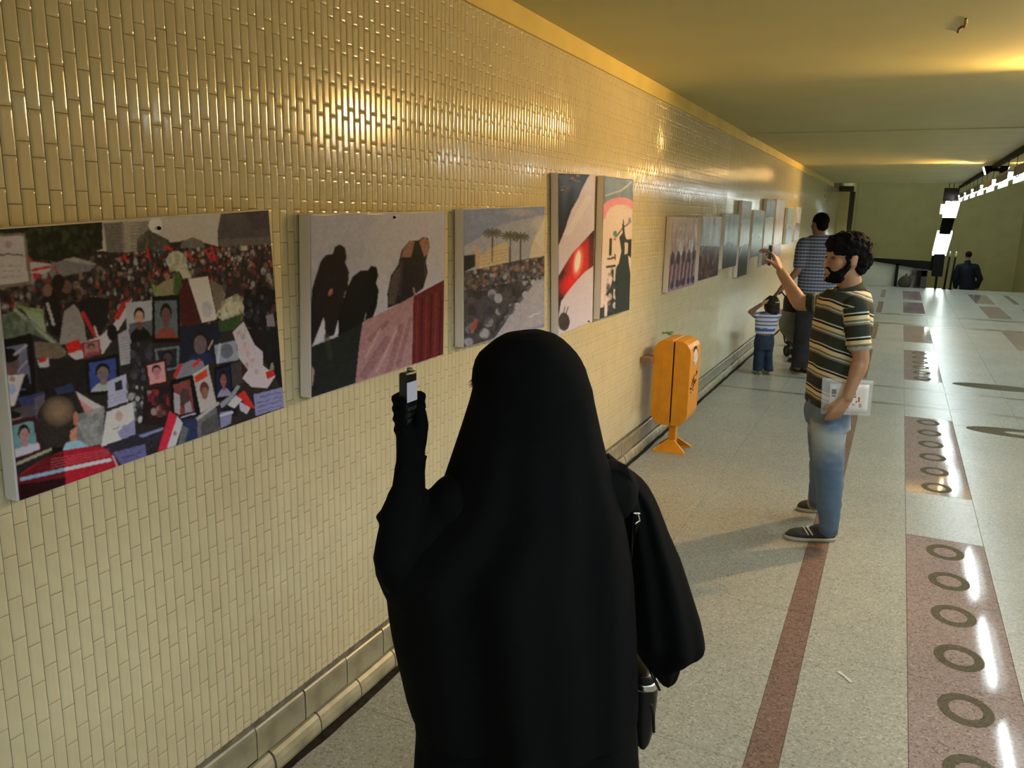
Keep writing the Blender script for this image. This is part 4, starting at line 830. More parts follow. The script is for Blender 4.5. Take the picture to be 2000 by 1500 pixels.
sl = [(893, 774, 834), (900, 774, 832), (913, 771, 831), (930, 769, 829), (949, 766, 826), (960, 760, 832), (966, 757, 838), (975, 754, 840), (996, 744, 838), (1007, 735, 836), (1016, 740, 836), (1025, 741, 836), (1054, 735, 832), (1084, 730, 828), (1107, 734, 826), (1136, 746, 840), (1170, 770, 850)]
sd_ = lambda v: float(np.interp(v, [893, 950, 1010, 1084, 1170], [.028, .030, .048, .06, .04]))
s = S(); s.loft(rings(sl, lambda v: float(np.interp(v, [893, 1084, 1170], [WH-.06, WH-.10, WH-.06])), sd_, 40, 3, fold=lambda v, th: math.sin(th)**2*.12*math.sin(v*.11+2*th))); s.build('sleeve', BLACKC, t, True)
cape = [(893, 1186, 1194), (905, 1188, 1210), (913, 1190, 1217), (922, 1193, 1233), (931, 1196, 1246), (942, 1199, 1259), (954, 1202, 1269), (970, 1206, 1278), (990, 1210, 1287), (1037, 1216, 1305), (1089, 1222, 1328), (1125, 1226, 1340), (1160, 1229, 1351), (1207, 1233, 1366), (1240, 1236, 1373), (1254, 1238, 1375), (1262, 1240, 1374), (1269, 1242, 1368), (1277, 1246, 1351), (1289, 1254, 1334), (1298, 1261, 1329), (1307, 1268, 1327), (1322, 1281, 1323), (1330, 1287, 1319), (1335, 1292, 1314), (1337, 1297, 1308)]
s = S(); s.loft(rings(cape, WH+.10, lambda v: float(np.interp(v, [893, 950, 1235, 1289, 1337], [.03, .085, .105, .055, .012])), 56, 4, fold=lambda v, th: math.sin(th)**2*.12*math.sin(6*th+v*.008))); s.build('cape_sleeve', BLACKC, t, True)
LASH = S()
for k in range(5): a = hp(923, 741+k*3, WH-.01+k*.004); LASH.cap(a, hp(917-(k % 2)*2, 744+k*3.4, WH-.01+k*.004), .0012, .0004, 5)
LASH.build('eyelash', GLOVE, t)
# phone
pc = hp(797, 782, WH-.05); pax = [np.array([1.0, 0, 0]), np.array([0, 1.0, 0]), UP]
tp = empty('mobile_phone', tuple(pc), 'small black phone with lit grey screen, held by the person in the veil', 'phone')
S().box(pc, (.0085, .019, .055), pax).build('case', mat('phone_black', (.012, .012, .013), .3, .5), tp, bevel=.004)
S().box(pc+np.array([.0088, .0005, .018]), (.0006, .0165, .0185), pax).build('screen', mat('phone_screen', (.1, .1, .1), .3, emit=(.42, .43, .50), estr=.62), tp)
kp = S()
for a in range(3):
    for b in range(3): kp.box(pc+np.array([.0088, -.010+a*.010, -.014-b*.011]), (.0007, .0035, .0035), pax)
kp.build('keypad', mat('keys', (.06, .06, .06), .3), tp); S().cap(pc+np.array([-.002, .010, .053]), pc+np.array([-.002, .010, .060]), .006, n=10, flat=True).build('camera_barrel', mat('barrel', (.25, .23, .2), .3, metal=.6), tp, True)
# handbag
LEATHER = mat('black_leather', (.005, .0055, .006), .35, .35, vary=.3, scale=20)
bc = hp(1246, 1350, WH+.29)
tb = empty('handbag', tuple(bc-UP*.09), 'black leather handbag hanging at the side of the person in the veil', 'handbag')
s = S(); s.loft(rings([(1285, 1226, 1262), (1292, 1224, 1275), (1310, 1222, 1279), (1330, 1222, 1280), (1372, 1222, 1275), (1400, 1224, 1270), (1415, 1228, 1264), (1421, 1236, 1256)], WH+.29, .085, 32, 3, 3.0)); s.build('pouch', LEATHER, tb, True)
s = S(); s.loft(rings([(1300, 1224, 1281), (1306, 1224, 1282), (1312, 1224, 1281)], WH+.29, .088, 32, 2, 3.0)); s.build('zip_band', CHROME, tb, True)
sp = [hp(1214, 905, WH-.02), hp(1226, 938, WH-.01), hp(1236, 970, WH), hp(1243, 1002, WH+.01)]
s = S(); wv = nrm(R0*.8-UP*.3)*.011
for a, b in zip(sp, sp[1:]): s.loft([[a-wv, a+wv, a+wv+ED*.004, a-wv+ED*.004], [b-wv, b+wv, b+wv+ED*.004, b-wv+ED*.004]])
s.build('strap', LEATHER, tb)
sp2 = [hp(1243, 1010, WH+.01), hp(1238, 1100, WH+.06), hp(1234, 1200, WH+.22), hp(1240, 1288, WH+.29)]
s = S(); s.path(sp2, [.006]*4, 8); s.build('strap', LEATHER, tb, True)
rb = S(); rb.path([hp(1238, 1002, WH), hp(1248, 1003, WH)], [.003, .003], 8); rb.path([hp(1246, 1004, WH), hp(1249, 1017, WH+.002), hp(1241, 1022, WH)], [.0025]*3, 8); rb.build('buckle', CHROME, tb, True)
s = S(); s.path([hp(1262, 1290, WH+.09), hp(1274, 1318, WH+.07), hp(1288, 1347, WH+.06)], [.004, .004, .003], 8); s.path([hp(1272, 1378, WH+.08), hp(1276, 1395, WH+.08), hp(1277, 1429, WH+.08)], [.004, .004, .0035], 8); s.build('tassel', LEATHER, tb, True)

# ---- the bearded man in the striped polo shirt
MH = 4.18
t = empty('person', tuple(atz(1590, 1058, 0)), 'bearded person in striped polo shirt and faded jeans, photographing the posters', 'person')
f2 = nrm(-R0*.985-ED*.05); l2 = np.cross(UP, f2)
Pm = lambda u, v, d=0: hp(u, v, MH+d)
hc = Pm(1652, 503)
SL, EL, WL = Pm(1673, 597, -.17), Pm(1682, 705, -.22), Pm(1655, 776, -.26)
SR, ER, WR = Pm(1612, 592, .14), Pm(1562, 592, .22), Pm(1525, 530, .30)
s = S(); head(s, hc, f2, l2, UP*.99+f2*(-.08), 1.0)
s.cap(hc-UP*.05-f2*.02, Pm(1662, 570), .054, .060); s.cap(Pm(1668, 606, -.11), Pm(1632, 604, .11), .05, .05); s.cap(Pm(1650, 610), Pm(1628, 760), .10, .11)
s.path([SL, EL, nrm(WL-EL)*0+WL], [.05, .040, .027]); s.cap(EL+(WL-EL)*.15, EL+(WL-EL)*.4, .042, .037)
s.path([SR, ER, WR], [.05, .042, .027]); s.cap(ER+(WR-ER)*.12, ER+(WR-ER)*.4, .044, .038)
s.cap(Pm(1622, 790, -.08), Pm(1620, 920, -.10), .07, .05); s.cap(Pm(1620, 920, -.10), Pm(1620, 1036, -.10), .05, .04)
s.cap(Pm(1615, 795, .08), Pm(1603, 900, .22), .07, .05); s.cap(Pm(1603, 900, .22), Pm(1590, 985, .36), .05, .04)
dL = nrm(Pm(1633, 806, -.27)-WL); dR = nrm(Pm(1512, 496, .30)-WR)
hand(s, WL, dL, -ED*.2+R0*.3-UP*.2+ED*.9, nrm(-R0*.9-UP*.1), 1.0, (.55, .6, .5), .08, (.55, .85, .2), .1)
hand(s, WR, dR, nrm(-R0*.9-UP*.2+ED*.2), nrm(-ED*.6-R0*.6+UP*.3), 1.0, (.5, .7, .7), .1, (.75, .6, .4), .4)
s.skin('body', SK1, t, .0062, 3)
eyes(hc, f2, l2, UP, 1.0, t)
s = S(); Q = lambda a, b, d: hc+f2*a+l2*b+UP*d
s.ell(Q(-.012, 0, .052), .112, .094, .088, [f2, l2, UP]); s.ell(Q(-.065, 0, .0), .068, .086, .085, [f2, l2, UP]); s.ell(Q(-.062, 0, -.055), .052, .07, .045, [f2, l2, UP]); s.ell(Q(.055, 0, .07), .05, .075, .045, [f2, l2, UP])
for q in (-1, 1): s.ell(Q(.012, q*.070, .018), .022, .014, .045, [f2, l2, UP])
s.skin('hair', HAIRM, t, .007, 2, curly(.013, 38))
s = S(); s.ell(Q(.045, 0, -.098), .050, .056, .036, [f2, l2, UP]); s.ell(Q(.078, 0, -.104), .024, .032, .028, [f2, l2, UP]); s.ell(Q(.090, 0, -.056), .010, .030, .007, [f2, l2, UP])
for q in (-1, 1): s.path([Q(.090, q*.018, -.060), Q(.078, q*.036, -.075), Q(.066, q*.044, -.095)], [.008, .009, .012], 8)
for q in (-1, 1): s.path([Q(.016, q*.074, -.01), Q(.018, q*.070, -.05), Q(.05, q*.052, -.085)], [.010, .015, .024], 8)
s.skin('beard', HAIRM, t, .006, 2, curly(.004, 70))
# shirt
POLO = mat('striped_polo', (.5, .5, .5), .85, .2, attr='paint', bump=.15, scale=200)
DG, CRM, GRY, LGT, BLK = [lin(c) for c in ((46, 50, 42), (208, 190, 150), (112, 110, 96), (188, 190, 180), (22, 23, 20))]
PAT = [(.0, DG), (.40, DG), (.405, LGT), (.455, LGT), (.46, BLK), (.54, BLK), (.545, CRM), (.70, CRM), (.705, GRY), (.79, GRY), (.795, LGT), (.835, LGT), (.84, GRY), (.92, GRY), (.925, DG), (1.0, DG)]
nt = POLO.node_tree; at_ = [n for n in nt.nodes if n.type == 'ATTRIBUTE'][0]; sc_ = nt.nodes.new('ShaderNodeSeparateColor'); nt.links.new(at_.outputs['Color'], sc_.inputs[0])
fr_n = nt.nodes.new('ShaderNodeMath'); fr_n.operation = 'FRACT'; nt.links.new(sc_.outputs[0], fr_n.inputs[0])
rmp = nt.nodes.new('ShaderNodeValToRGB'); rmp.color_ramp.interpolation = 'LINEAR'; nt.links.new(fr_n.outputs[0], rmp.inputs[0])
rmp.color_ramp.elements[1].position = 1.0; rmp.color_ramp.elements[1].color = (*PAT[-1][1], 1); rmp.color_ramp.elements[0].color = (*PAT[0][1], 1)
for x_, c_ in PAT[1:-1]:
    e_ = rmp.color_ramp.elements.new(x_); e_.color = (*c_, 1)
nt.links.new(rmp.outputs[0], nt.nodes['Principled BSDF'].inputs['Base Color'])
cut1 = SL+(EL-SL)*.70; cut2 = SR+(ER-SR)*.52
def dseg(p, a, b):
    d = b-a; q = np.clip(((p-a) @ d)/(d @ d), -.15, 1.05); return np.linalg.norm(p-a-d*q), q*np.linalg.norm(d)
def shirt_col(p):
    d1, q1_ = dseg(p, SL, cut1); d2, q2_ = dseg(p, SR, cut2)
    if d1 < .066 and q1_ > .01: return (q1_/.122+.12+8, 0, 0)
    if d2 < .068 and q2_ > .03: return (q2_/.122+.45+8, 0, 0)
    lat = (p-SL) @ R0
    return (8-(p[2]-SL[2])/.118-.33*lat/.118+.30+.05*mnoise.noise(Vector(p)*9), 0, 0)
s = S()
s.loft(rings([(566, 1622, 1690), (580, 1606, 1695), (600, 1600, 1698), (630, 1595, 1697), (665, 1589, 1690), (700, 1586, 1680), (735, 1583, 1668), (765, 1580, 1660), (788, 1580, 1656)], MH, lambda v: float(np.interp(v, [566, 590, 620, 700, 788], [.12, .17, .175, .165, .17])), 40, 3, 2.4))
s.cap(SL, cut1, .058, .054, 16); s.cap(cut1, cut1+nrm(EL-SL)*.02, .056, .054, 16, flat=True)
s.cap(SR+R0*.04, cut2, .062, .054, 16); s.cap(cut2, cut2+nrm(ER-SR)*.018, .056, .056, 16, flat=True)
s.skin('polo_shirt', POLO, t, .0068, 4, lambda c: .006*mnoise.noise(Vector((c.x*9, c.y*9, c.z*5)))+.003*mnoise.noise(c*24), shirt_col)
cl = S(); c0 = Pm(1659, 561)
for a0, a1, dz in ((0, 1, 0),):
    n = 28; lo_, hi_ = [], []
    for k in range(n+1):
        th = math.radians(-165+330*k/n); dirv = -f2*math.cos(th)+l2*math.sin(th); fr_ = (1-math.cos(th))/2
        lo_.append(c0+dirv*(.094+.012*fr_)-UP*(.016+.048*fr_)+f2*.01); hi_.append(c0+dirv*(.067)+UP*(.034-.046*fr_)+f2*.006)
    vv = []; ff = []
    for k in range(n+1):
        o_ = nrm(lo_[k]-c0)*.004; vv += [lo_[k]+o_, hi_[k]+o_, hi_[k]-o_, lo_[k]-o_]
    for k in range(n):
        for q in range(4): ff.append((4*k+q, 4*k+(q+1) % 4, 4*k+4+(q+1) % 4, 4*k+4+q))
    ff += [(0, 3, 2, 1), (4*n, 4*n+1, 4*n+2, 4*n+3)]; cl.add(vv, ff)
cl.build('collar', mat('collar_green', tuple(lin((50, 54, 44))), .85, .2), t, True)
# jeans
def jean_col(p):
    nz = mnoise.noise(Vector(p)*7); h = p[2]
    fade = max(0, 1-abs(h-.66)/.20)*max(0, min(1, .55+nz*1.6)); k = .25+.5*max(0, nz)
    c = lin((84, 106, 134))*(1-.45*k)+lin((136, 150, 164))*.45*k; c = c*(1-.62*fade)+lin((196, 202, 198))*.62*fade
    seam = max(0, 1-abs(h-.11)/.03)
    return c*(1-.35*seam)
s = S()
s.loft(rings([(768, 1582, 1656), (785, 1580, 1654), (800, 1579, 1653), (830, 1580, 1651)], MH, .165, 36, 3, 2.3))
s.loft(rings([(820, 1583, 1652), (850, 1584, 1648), (885, 1588, 1646), (915, 1590, 1646), (950, 1594, 1645), (985, 1597, 1642), (1010, 1600, 1638), (1030, 1602, 1634), (1041, 1601, 1632)], lambda v: MH+float(np.interp(v, [820, 1041], [-.075, -.10])), lambda v: float(np.interp(v, [820, 920, 1041], [.10, .085, .062])), 28, 3))
s.loft(rings([(820, 1579, 1640), (860, 1580, 1636), (900, 1584, 1632), (940, 1583, 1622), (970, 1580, 1612), (990, 1580, 1610)], lambda v: MH+float(np.interp(v, [820, 990], [.08, .34])), lambda v: float(np.interp(v, [820, 920, 990], [.10, .085, .065])), 28, 3))
JEAN = mat('faded_denim', (.5, .5, .5), .85, .2, attr='paint', bump=.2, scale=240)
s.skin('jeans', JEAN, t, .0072, 3, lambda c: (.007*mnoise.noise(Vector((c.x*8, c.y*8, c.z*16)))+.004*mnoise.noise(Vector((c.x*20, c.y*20, c.z*30)))), jean_col)
SHOE = mat('shoe_dark', (.035, .032, .032), .55, .4, vary=.3, scale=30); SOLE = mat('shoe_sole', (.42, .38, .28), .7)
def shoe(heel, toe, parent, k=1.0, up_m=SHOE, so_m=SOLE, straps=True):
    heel = np.array([heel[0], heel[1], 0]); toe = np.array([toe[0], toe[1], 0]); d = nrm(toe-heel); L = np.linalg.norm(toe-heel); sd = np.cross(UP, d)
    def prof(z, g):
        pts = []
        for a in np.linspace(0, 2*math.pi, 28, endpoint=False):
            x = math.cos(a); y = math.sin(a); wdt = .036+.010*(x > 0)*math.sin(max(0, x)*math.pi*.8)
            pts.append(heel+d*(L*.5+x*(L*.5+g))+sd*y*(wdt*k+g)+UP*z)
        return pts
    so = S(); so.loft([prof(0.001, -.003), prof(.004, .001), prof(.018*k, .002), prof(.022*k, -.002)])
    sh_ = S(); sh_.loft([prof(.02*k, -.002), prof(.034*k, -.002)]); sh_.ell(heel+d*L*.30+UP*.050*k, L*.27, .036*k, .048*k, [d, sd, UP]); sh_.ell(heel+d*L*.62+UP*.036*k, L*.34, .042*k, .032*k, [d, sd, UP]); sh_.cap(heel+d*L*.22+UP*.06*k, heel+d*L*.2+UP*.10*k, .036*k, .036*k)
    root = sh_.skin('shoe', up_m, parent, .006*k, 2)
    so.build('sole', so_m, root, True)
    if straps:
        q = S()
        for z_ in (.52, .60):
            for sg in (-1, 1): q.path([heel+d*L*(z_-.02)+sd*sg*.040+UP*.045, heel+d*L*(z_+.03)+sd*sg*.030+UP*.066, heel+d*L*(z_+.05)+UP*.072], [.004, .004, .004], 6)
        q.build('strap', mat('strap_pale', (.55, .53, .48), .4), root, True)
    return root
shoe(atz(1632, 1057, 0), atz(1531, 1051, 0), t); shoe(atz(1622, 1000, 0), atz(1555, 996, 0), t)
# things he holds
pc = WR+dR*.095+nrm(-R0*.9)*.028; tp = empty('mobile_phone', tuple(pc), 'dark phone held out by the bearded person', 'phone')
pd = nrm(f2*.9+ED*.2); ps = nrm(np.cross(UP, pd)); S().box(pc, (.006, .026, .055), [pd, ps, nrm(np.cross(pd, ps))]).build('case', mat('dark_phone', (.012, .011, .011), .35), tp, bevel=.003)
S().box(pc-pd*.0065, (.0006, .022, .036), [pd, ps, nrm(np.cross(pd, ps))]).build('screen', mat('dark_screen', (.02, .02, .024), .15), tp); S().ell(pc+pd*.0065+UP*.035, .002, .006, .006, [pd, ps, UP]).build('camera_lens', CHROME, tp, True)
bq = [Pm(1606, 738, -.205), Pm(1706, 744, -.20), Pm(1699, 812, -.20), Pm(1603, 808, -.205)]
tb = empty('plastic_bag', tuple((bq[2]+bq[3])/2), 'clear plastic bag of white papers held at the hip by the bearded person', 'plastic bag')
PLAS = mat('clear_plastic', (.84, .85, .86), .2, .5, alpha=.27)
def sheet(q, th, nx, ny, wob, name, m, parent, off=0.0):
    nv = nrm(np.cross(q[1]-q[0], q[3]-q[0])); v = []
    for sgn in (1, -1):
        for j in range(ny+1):
            for i in range(nx+1):
                a, b = i/nx, j/ny; p = (q[0]*(1-a)+q[1]*a)*(1-b)+(q[3]*(1-a)+q[2]*a)*b
                e = min(1, 5*min(a, 1-a, b, 1-b)); v.append(p+nv*(off+sgn*th*(.15+.85*e))+nv*wob*mnoise.noise(Vector(p)*22)*e)
    N = (nx+1)*(ny+1); f = []
    for j in range(ny):
        for i in range(nx):
            a = j*(nx+1)+i; f += [(a, a+1, a+nx+2, a+nx+1), (N+a, N+a+nx+1, N+a+nx+2, N+a+1)]
    bd = [i for i in range(nx+1)]+[j*(nx+1)+nx for j in range(1, ny+1)]+[ny*(nx+1)+i for i in range(nx-1, -1, -1)]+[j*(nx+1) for j in range(ny-1, 0, -1)]
    for a, b in zip(bd, bd[1:]+bd[:1]): f.append((a, N+a, N+b, b))
    return S().add(v, f).build(name, m, parent, True)
sheet(bq, .006, 26, 18, .012, 'film', PLAS, tb)
mid = lambda a, b: (bq[0]*(1-a)+bq[1]*a)*(1-b)+(bq[3]*(1-a)+bq[2]*a)*b
pq = [mid(.16, .14), mid(.93, .12), mid(.93, .93), mid(.16, .90)]
pap = sheet(pq, .0012, 8, 6, 0, 'paper', mat('white_paper', (.78, .77, .76), .8), tb, 0)
nv = nrm(np.cross(bq[1]-bq[0], bq[3]-bq[0])); nv = nv if nv @ ED < 0 else -nv
pr = S(); pr2 = S(); ax_ = [nrm(bq[1]-bq[0]), nrm(bq[0]-bq[3]), nv]
for a, b, w_, h_ in ((.24, .36, .012, .013), (.62, .38, .014, .010), (.55, .40, .006, .012), (.62, .48, .016, .004), (.24, .48, .010, .004)): pr.box(mid(a, b)+nv*.0022, (w_, h_, .0004), ax_)
for a, b, w_, h_ in ((.56, .62, .010, .005), (.64, .70, .007, .006), (.75, .55, .004, .014), (.78, .72, .006, .010), (.52, .80, .008, .004), (.70, .62, .004, .005), (.47, .72, .006, .005)): pr2.box(mid(a, b)+nv*.0022, (w_, h_, .0004), ax_)
pr.build('black_print', mat('ink_black', (.03, .03, .04), .7), pap); pr2.build('red_print', mat('ink_red', (.55, .10, .05), .7), pap)

# ---- the man in a checked shirt with a pushchair
BH = 9.11
Pb = lambda u, v, d=0: hp(u, v, BH+d)
t = empty('person', tuple(atz(1566, 727, 0)), 'person in grey checked shirt and dark trousers, hand on the head of the child', 'person')
f3 = nrm(ED*.95-R0*.3); l3 = np.cross(UP, f3)
hc = Pb(1601, 437)
SLb, ELb, WLb = Pb(1571, 478), Pb(1557, 530, -.05), Pb(1524, 566, -.03)
SRb, ERb, WRb = Pb(1630, 478), Pb(1638, 540, .05), Pb(1620, 590, .3)
s = S(); head(s, hc, f3, l3, UP); s.cap(hc-UP*.05, Pb(1602, 470), .058, .062); s.cap(Pb(1578, 482), Pb(1624, 482), .08, .08); s.cap(Pb(1601, 500), Pb(1592, 570), .12, .12)
s.path([SLb, ELb, WLb], [.055, .043, .030]); s.path([SRb, ERb, WRb], [.055, .043, .030])
hand(s, WLb, nrm(Pb(1508, 584)-WLb), -UP, nrm(ED), 1.05, (.3, .4, .3)); hand(s, WRb, f3, -UP, nrm(-R0), 1.05, (.6, .8, .8))
for u, u2, d in ((1582, 1572, .06), (1576, 1556, -.02)): s.cap(Pb(u, 580, d), Pb(u2+4, 660, d), .085, .06); s.cap(Pb(u2+4, 660, d), Pb(u2+2, 716, d), .06, .045)
s.skin('body', mat('skin_brown', (.25, .13, .075), .55, .3), t, .011, 3)
s = S(); s.ell(hc+UP*.035-f3*.02, .10, .084, .092, [f3, l3, UP]); s.ell(hc-f3*.055-UP*.02, .05, .07, .06, [f3, l3, UP]); s.skin('hair', HAIRM, t, .010, 2, curly(.004, 50))
CHK = bpy.data.materials.new('checked_shirt'); CHK.use_nodes = True; nt = CHK.node_tree; bs = nt.nodes['Principled BSDF']; bs.inputs['Roughness'].default_value = .85
g = nt.nodes.new('ShaderNodeNewGeometry'); sx = nt.nodes.new('ShaderNodeSeparateXYZ'); nt.links.new(g.outputs['Position'], sx.inputs[0])
def mth(op, a, b=None):
    n = nt.nodes.new('ShaderNodeMath'); n.operation = op
    for i, q in enumerate((a, b)):
        if q is None: continue
        if isinstance(q, (int, float)): n.inputs[i].default_value = q
        else: nt.links.new(q, n.inputs[i])
    return n.outputs[0]
hz = mth('GREATER_THAN', mth('FRACT', mth('MULTIPLY', sx.outputs[2], 27)), .62); vz = mth('GREATER_THAN', mth('FRACT', mth('MULTIPLY', mth('ADD', sx.outputs[0], mth('MULTIPLY', sx.outputs[1], .45)), 27)), .74)
fac = mth('MINIMUM', mth('ADD', mth('MULTIPLY', hz, .8), mth('MULTIPLY', vz, .2)), 1.0)
mx = nt.nodes.new('ShaderNodeMix'); mx.data_type = 'RGBA'; nt.links.new(fac, mx.inputs[0]); mx.inputs[6].default_value = (*lin((62, 66, 84)), 1); mx.inputs[7].default_value = (*lin((142, 146, 162)), 1); nt.links.new(mx.outputs[2], bs.inputs['Base Color'])
s = S(); s.loft(rings([(458, 1588, 1618), (466, 1572, 1630), (476, 1565, 1640), (500, 1562, 1640), (530, 1560, 1636), (555, 1559, 1632), (578, 1557, 1628)], BH, lambda v: float(np.interp(v, [458, 480, 578], [.07, .12, .145])), 30, 3, 2.3))
s.cap(SLb, SLb+(ELb-SLb)*.72, .085, .07, 14); s.cap(SRb, SRb+(ERb-SRb)*.72, .085, .07, 14)
s.skin('checked_shirt', CHK, t, .011, 3, lambda c: .006*mnoise.noise(c*9))
DARKT = mat('dark_trousers', (.028, .028, .032), .85, .2, vary=.25, scale=8)
s = S(); s.loft(rings([(568, 1558, 1628), (585, 1556, 1626), (610, 1557, 1622)], BH, .14, 28, 3)); s.loft(rings([(600, 1555, 1600), (650, 1551, 1588), (700, 1547, 1583), (716, 1545, 1582)], BH-.04, .085, 24, 3)); s.loft(rings([(600, 1575, 1624), (650, 1568, 1612), (695, 1560, 1600), (705, 1560, 1598)], BH+.16, .085, 24, 3))
s.skin('trousers', DARKT, t, .011, 3, lambda c: .006*mnoise.noise(Vector((c.x*8, c.y*8, c.z*14))))
BSH = mat('black_shoe', (.012, .011, .011), .35, .5)
shoe(atz(1578, 730, 0), atz(1546, 722, 0)+ED*.06, t, 1, BSH, BSH, False); shoe(atz(1572, 712, 0), atz(1540, 706, 0)+ED*.04, t, 1, BSH, BSH, False)
# ---- the child
CH = 9.05
Pc = lambda u, v, d=0: hp(u, v, CH+d)
t = empty('person', tuple(atz(1490, 730, 0)), 'small child in striped white top and blue jeans, arms raised to the head', 'person')
hc = Pc(1506, 597); f4 = nrm(ED*.9-R0*.3); l4 = np.cross(UP, f4)
s = S(); head(s, hc, f4, l4, UP, .86); s.cap(hc-UP*.05, Pc(1500, 622), .04, .045); s.cap(Pc(1485, 622), Pc(1512, 624), .045, .045); s.cap(Pc(1498, 625), Pc(1492, 660), .075, .08)
eC = Pc(1466, 609, -.02); wC = Pc(1488, 594, -.10); s.path([Pc(1483, 618), eC, wC], [.036, .03, .022]); hand(s, wC, nrm(Pc(1500, 588, -.08)-wC), nrm(ED), UP, .62, (.3, .3, .3))
eD = Pc(1522, 612, .1); wD = Pc(1518, 592, .16); s.path([Pc(1513, 622), eD, wD], [.036, .03, .022]); hand(s, wD, nrm(UP-R0*.4), -ED, -R0, .62, (.3, .3, .3))
for u in (1484, 1501): s.cap(Pc(u, 665), Pc(u, 690), .05, .045); s.cap(Pc(u, 690), Pc(u, 718), .045, .035)
s.skin('body', mat('skin_child', (.30, .165, .10), .55, .3), t, .009, 3)
s = S(); s.ell(hc+UP*.02-f4*.012, .094, .086, .096, [f4, l4, UP]); s.ell(hc-f4*.05-UP*.045, .05, .075, .06, [f4, l4, UP]); s.skin('hair', mat('hair_dark_brown', (.022, .013, .009), .7, .25, bump=.5, scale=70), t, .009, 2, curly(.007, 36))
S().cap(hc+UP*.045-f4*.095+l4*.01, hc+UP*.05-f4*.095-l4*.03, .007, .007, 8).build('hair_clip', mat('clip', (.8, .76, .65), .4), t, True)
def top_col(p):
    z = p[2]
    if z > .53 and (z*23) % 1 < .42: return lin((92, 96, 132))
    if .505 < z < .53: return lin((70, 92, 176))
    return lin((196, 204, 222)) if z > .44 else lin((178, 190, 214))
s = S(); s.loft(rings([(610, 1483, 1512), (616, 1477, 1516), (630, 1475, 1518), (648, 1475, 1512), (651, 1475, 1511)], CH, .085, 24, 3, 2.3)); s.cap(Pc(1482, 617), Pc(1473, 613), .045, .042, 12); s.cap(Pc(1514, 620), Pc(1519, 616, .05), .045, .042, 12)
s.skin('striped_top', mat('child_top', (.5, .5, .5), .85, .2, attr='paint'), t, .008, 3, lambda c: .004*mnoise.noise(c*14), top_col)
s = S(); s.loft(rings([(653, 1476, 1511), (670, 1473, 1512), (682, 1473, 1510)], CH, .085, 24, 3)); s.loft(rings([(675, 1473, 1494), (700, 1472, 1490), (724, 1470, 1489)], CH, .062, 20, 3)); s.loft(rings([(675, 1490, 1511), (700, 1492, 1508), (724, 1492, 1510)], CH, .062, 20, 3))
s.skin('jeans', mat('child_denim', (.03, .05, .085), .85, .2, vary=.3, scale=12), t, .009, 3, lambda c: .005*mnoise.noise(Vector((c.x*9, c.y*9, c.z*18))))
WSH = mat('white_shoe', (.68, .64, .55), .5)
for u, v in ((1483, 729), (1503, 729)): a = atz(u, v, 0); shoe(a-ED*.02, a+nrm(f4*[1, 1, 0])*.13, t, .75, WSH, WSH, False)
# ---- pushchair
SC = lambda u, v, d=0: hp(u, v, 9.68+d)
t = empty('pushchair', tuple(atz(1536, 697, 0)), 'grey and green pushchair partly hidden by the person in dark trousers', 'pushchair')
GF = mat('pushchair_grey', (.24, .22, .19), .85, vary=.2, scale=10); GG = mat('pushchair_green', (.015, .10, .04), .8, vary=.3, scale=10); FR = mat('pushchair_frame', (.03, .032, .035), .35, .5, metal=.3)
s = S(); s.loft(rings([(606, 1530, 1556), (618, 1525, 1562), (635, 1523, 1566), (648, 1526, 1566), (660, 1534, 1566), (668, 1542, 1564)], 9.68, .17, 26, 3, 2.4)); s.skin('seat_back', GF, t, .012, 2)
s = S(); s.loft(rings([(600, 1540, 1572), (620, 1538, 1576), (640, 1541, 1578), (664, 1548, 1576)], 9.64, .14, 24, 3, 2.2)); s.skin('side_panel', GG, t, .012, 2)
s = S(); s.loft(rings([(578, 1536, 1556), (588, 1532, 1566), (600, 1531, 1572), (608, 1530, 1570)], 9.66, .17, 24, 3)); s.skin('canopy', mat('pushchair_black', (.012, .010, .012), .8), t, .012, 2)
s = S(); s.path([SC(1533, 578, -.1), SC(1527, 570, -.12), SC(1522, 574, -.12)], [.010, .010, .012], 8); s.build('handle', FR, t, True)
for pts in ([SC(1531, 655), SC(1545, 664, -.05), SC(1538, 678, -.1)], [SC(1556, 640), SC(1544, 668, -.05), SC(1538, 682, -.1)], [SC(1538, 680, -.1), SC(1560, 680, .2), SC(1572, 676, .35)], [SC(1531, 655), SC(1533, 668, .1), SC(1545, 676, .1)]): s = S(); s.path(pts, [.011]*len(pts), 8); s.build('frame_bar', FR, t, True)
TYRE = mat('tyre', (.010, .010, .010), .8)
def wheel(c, r, axis):
    a = nrm(axis); b = nrm(np.cross(a, UP)); n = 20; m = 8; v = []; f = []
    for i in range(n):
        th = 2*math.pi*i/n; rad = b*math.cos(th)+UP*math.sin(th)
        for j in range(m): ph = 2*math.pi*j/m; v.append(c+rad*(r-.022+.022*math.cos(ph))+a*.022*math.sin(ph))
    for i in range(n):
        for j in range(m): f.append((i*m+j, i*m+(j+1) % m, ((i+1) % n)*m+(j+1) % m, ((i+1) % n)*m+j))
    o = S().add(v, f).build('wheel', TYRE, t, True); S().cap(c-a*.012, c+a*.012, r*.55, n=14, flat=True).build('hub', FR, o)
for u in (1536, 1549): c = atz(u, 696, 0); c[2] = .075; wheel(c, .075, R0*.97+ED*.2)
for d in (.75, .82): c = atz(1582, 694, 0)+ED*d; c[2] = .075; wheel(c, .075, R0*.97+ED*.2)
S().cap(atz(1536, 696, 0)*[1, 1, 0]+UP*.075, atz(1549, 696, 0)*[1, 1, 0]+UP*.075, .008, n=8, flat=True).build('axle', FR, t)

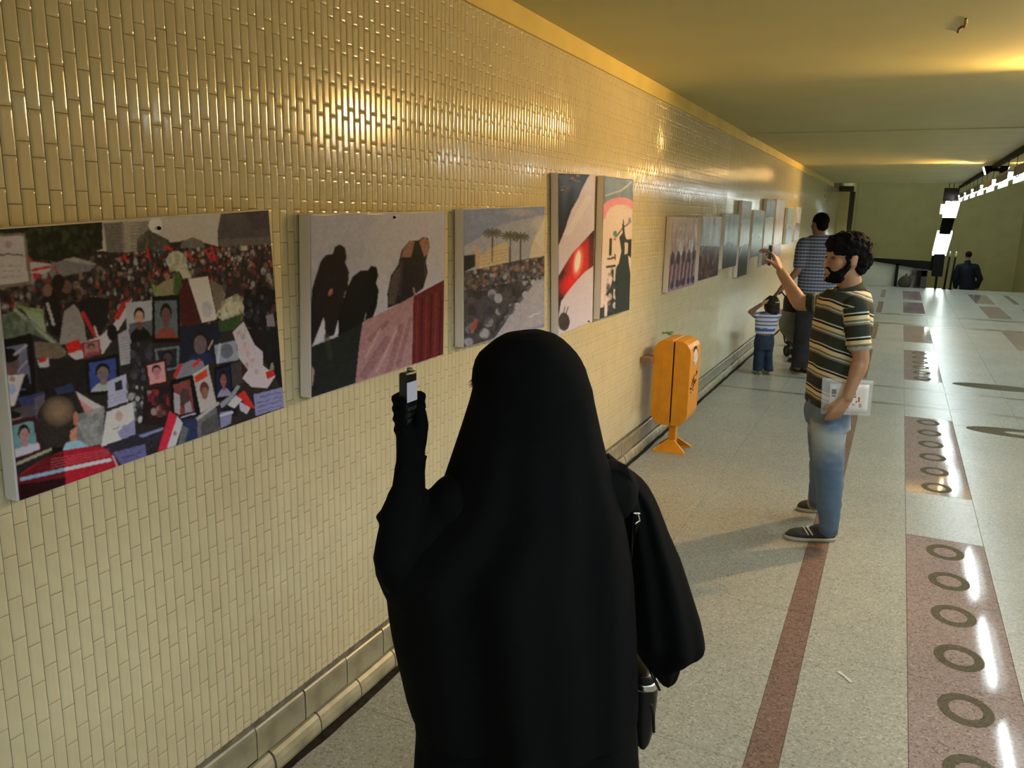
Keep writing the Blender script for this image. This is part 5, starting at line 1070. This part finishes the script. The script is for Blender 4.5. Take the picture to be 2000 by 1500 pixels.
# ---- the person on the stairs
Yp = 25.55; Ps = lambda u, v, d=0: aty(u, v, Yp+d)
t = empty('person', (3.45, Yp, -.68), 'person in dark blue jacket seen from behind, going down the far stairs', 'person')
hc = Ps(1891, 499); f5 = nrm([-.35, .93, 0]); l5 = np.cross(UP, f5)
s = S(); head(s, hc, f5, l5, UP, .95); s.cap(hc-UP*.05, Ps(1889, 517), .055, .06); s.cap(Ps(1878, 524), Ps(1901, 524), .08, .08)
for u, e, w_ in ((1871, 1866, 1866), (1908, 1915, 1909)): s.path([Ps(u, 525), Ps(e, 545), Ps(w_, 562, .05)], [.06, .045, .035]); hand(s, Ps(w_, 562, .05), -UP, f5, l5, 1, (.3, .4, .4))
zf = -.674; hx = Ps(1889, 560)
for q in (-1, 1): s.cap(hx+l5*q*.09, np.array([hx[0]+q*l5[0]*.09, Yp+.02, zf+.06]), .09, .05)
s.cap(Ps(1889, 525), hx, .13, .13)
s.skin('body', mat('skin_far', (.25, .14, .09), .55, .3), t, .016, 2)
s = S(); s.ell(hc+UP*.03-f5*.02, .10, .084, .09, [f5, l5, UP]); s.skin('hair', HAIRM, t, .015, 2, curly(.004, 40))
NAVY = mat('navy_jacket', (.006, .009, .014), .8, .2)
s = S(); s.cap(Ps(1874, 522), Ps(1905, 522), .10, .10); s.cap(Ps(1890, 511), Ps(1889, 520), .075, .11); s.cap(Ps(1889, 530), Ps(1889, 562), .19, .20)
for u, e, w_ in ((1871, 1866, 1866), (1908, 1914, 1908)): s.path([Ps(u, 526), Ps(e, 545), Ps(w_, 560, .05)], [.085, .075, .06], 12)
s.skin('jacket', NAVY, t, .016, 3, lambda c: .008*mnoise.noise(c*6))
s = S(); s.cap(hx+UP*.02-l5*.08, hx+UP*.02+l5*.08, .13, .13)
for q in (-1, 1): s.cap(hx+l5*q*.09, np.array([hx[0]+q*l5[0]*.09, Yp+.02, zf+.10]), .115, .08)
s.skin('trousers', mat('black_trousers', (.014, .014, .016), .85, .2), t, .016, 3)
for q in (-1, 1):
    b_ = np.array([hx[0]+q*l5[0]*.09, Yp-.03, zf]); S().ell(b_+f5*.06+UP*.04, .13, .045, .045, [f5, l5, UP]).build('shoe', BSH, t, True)
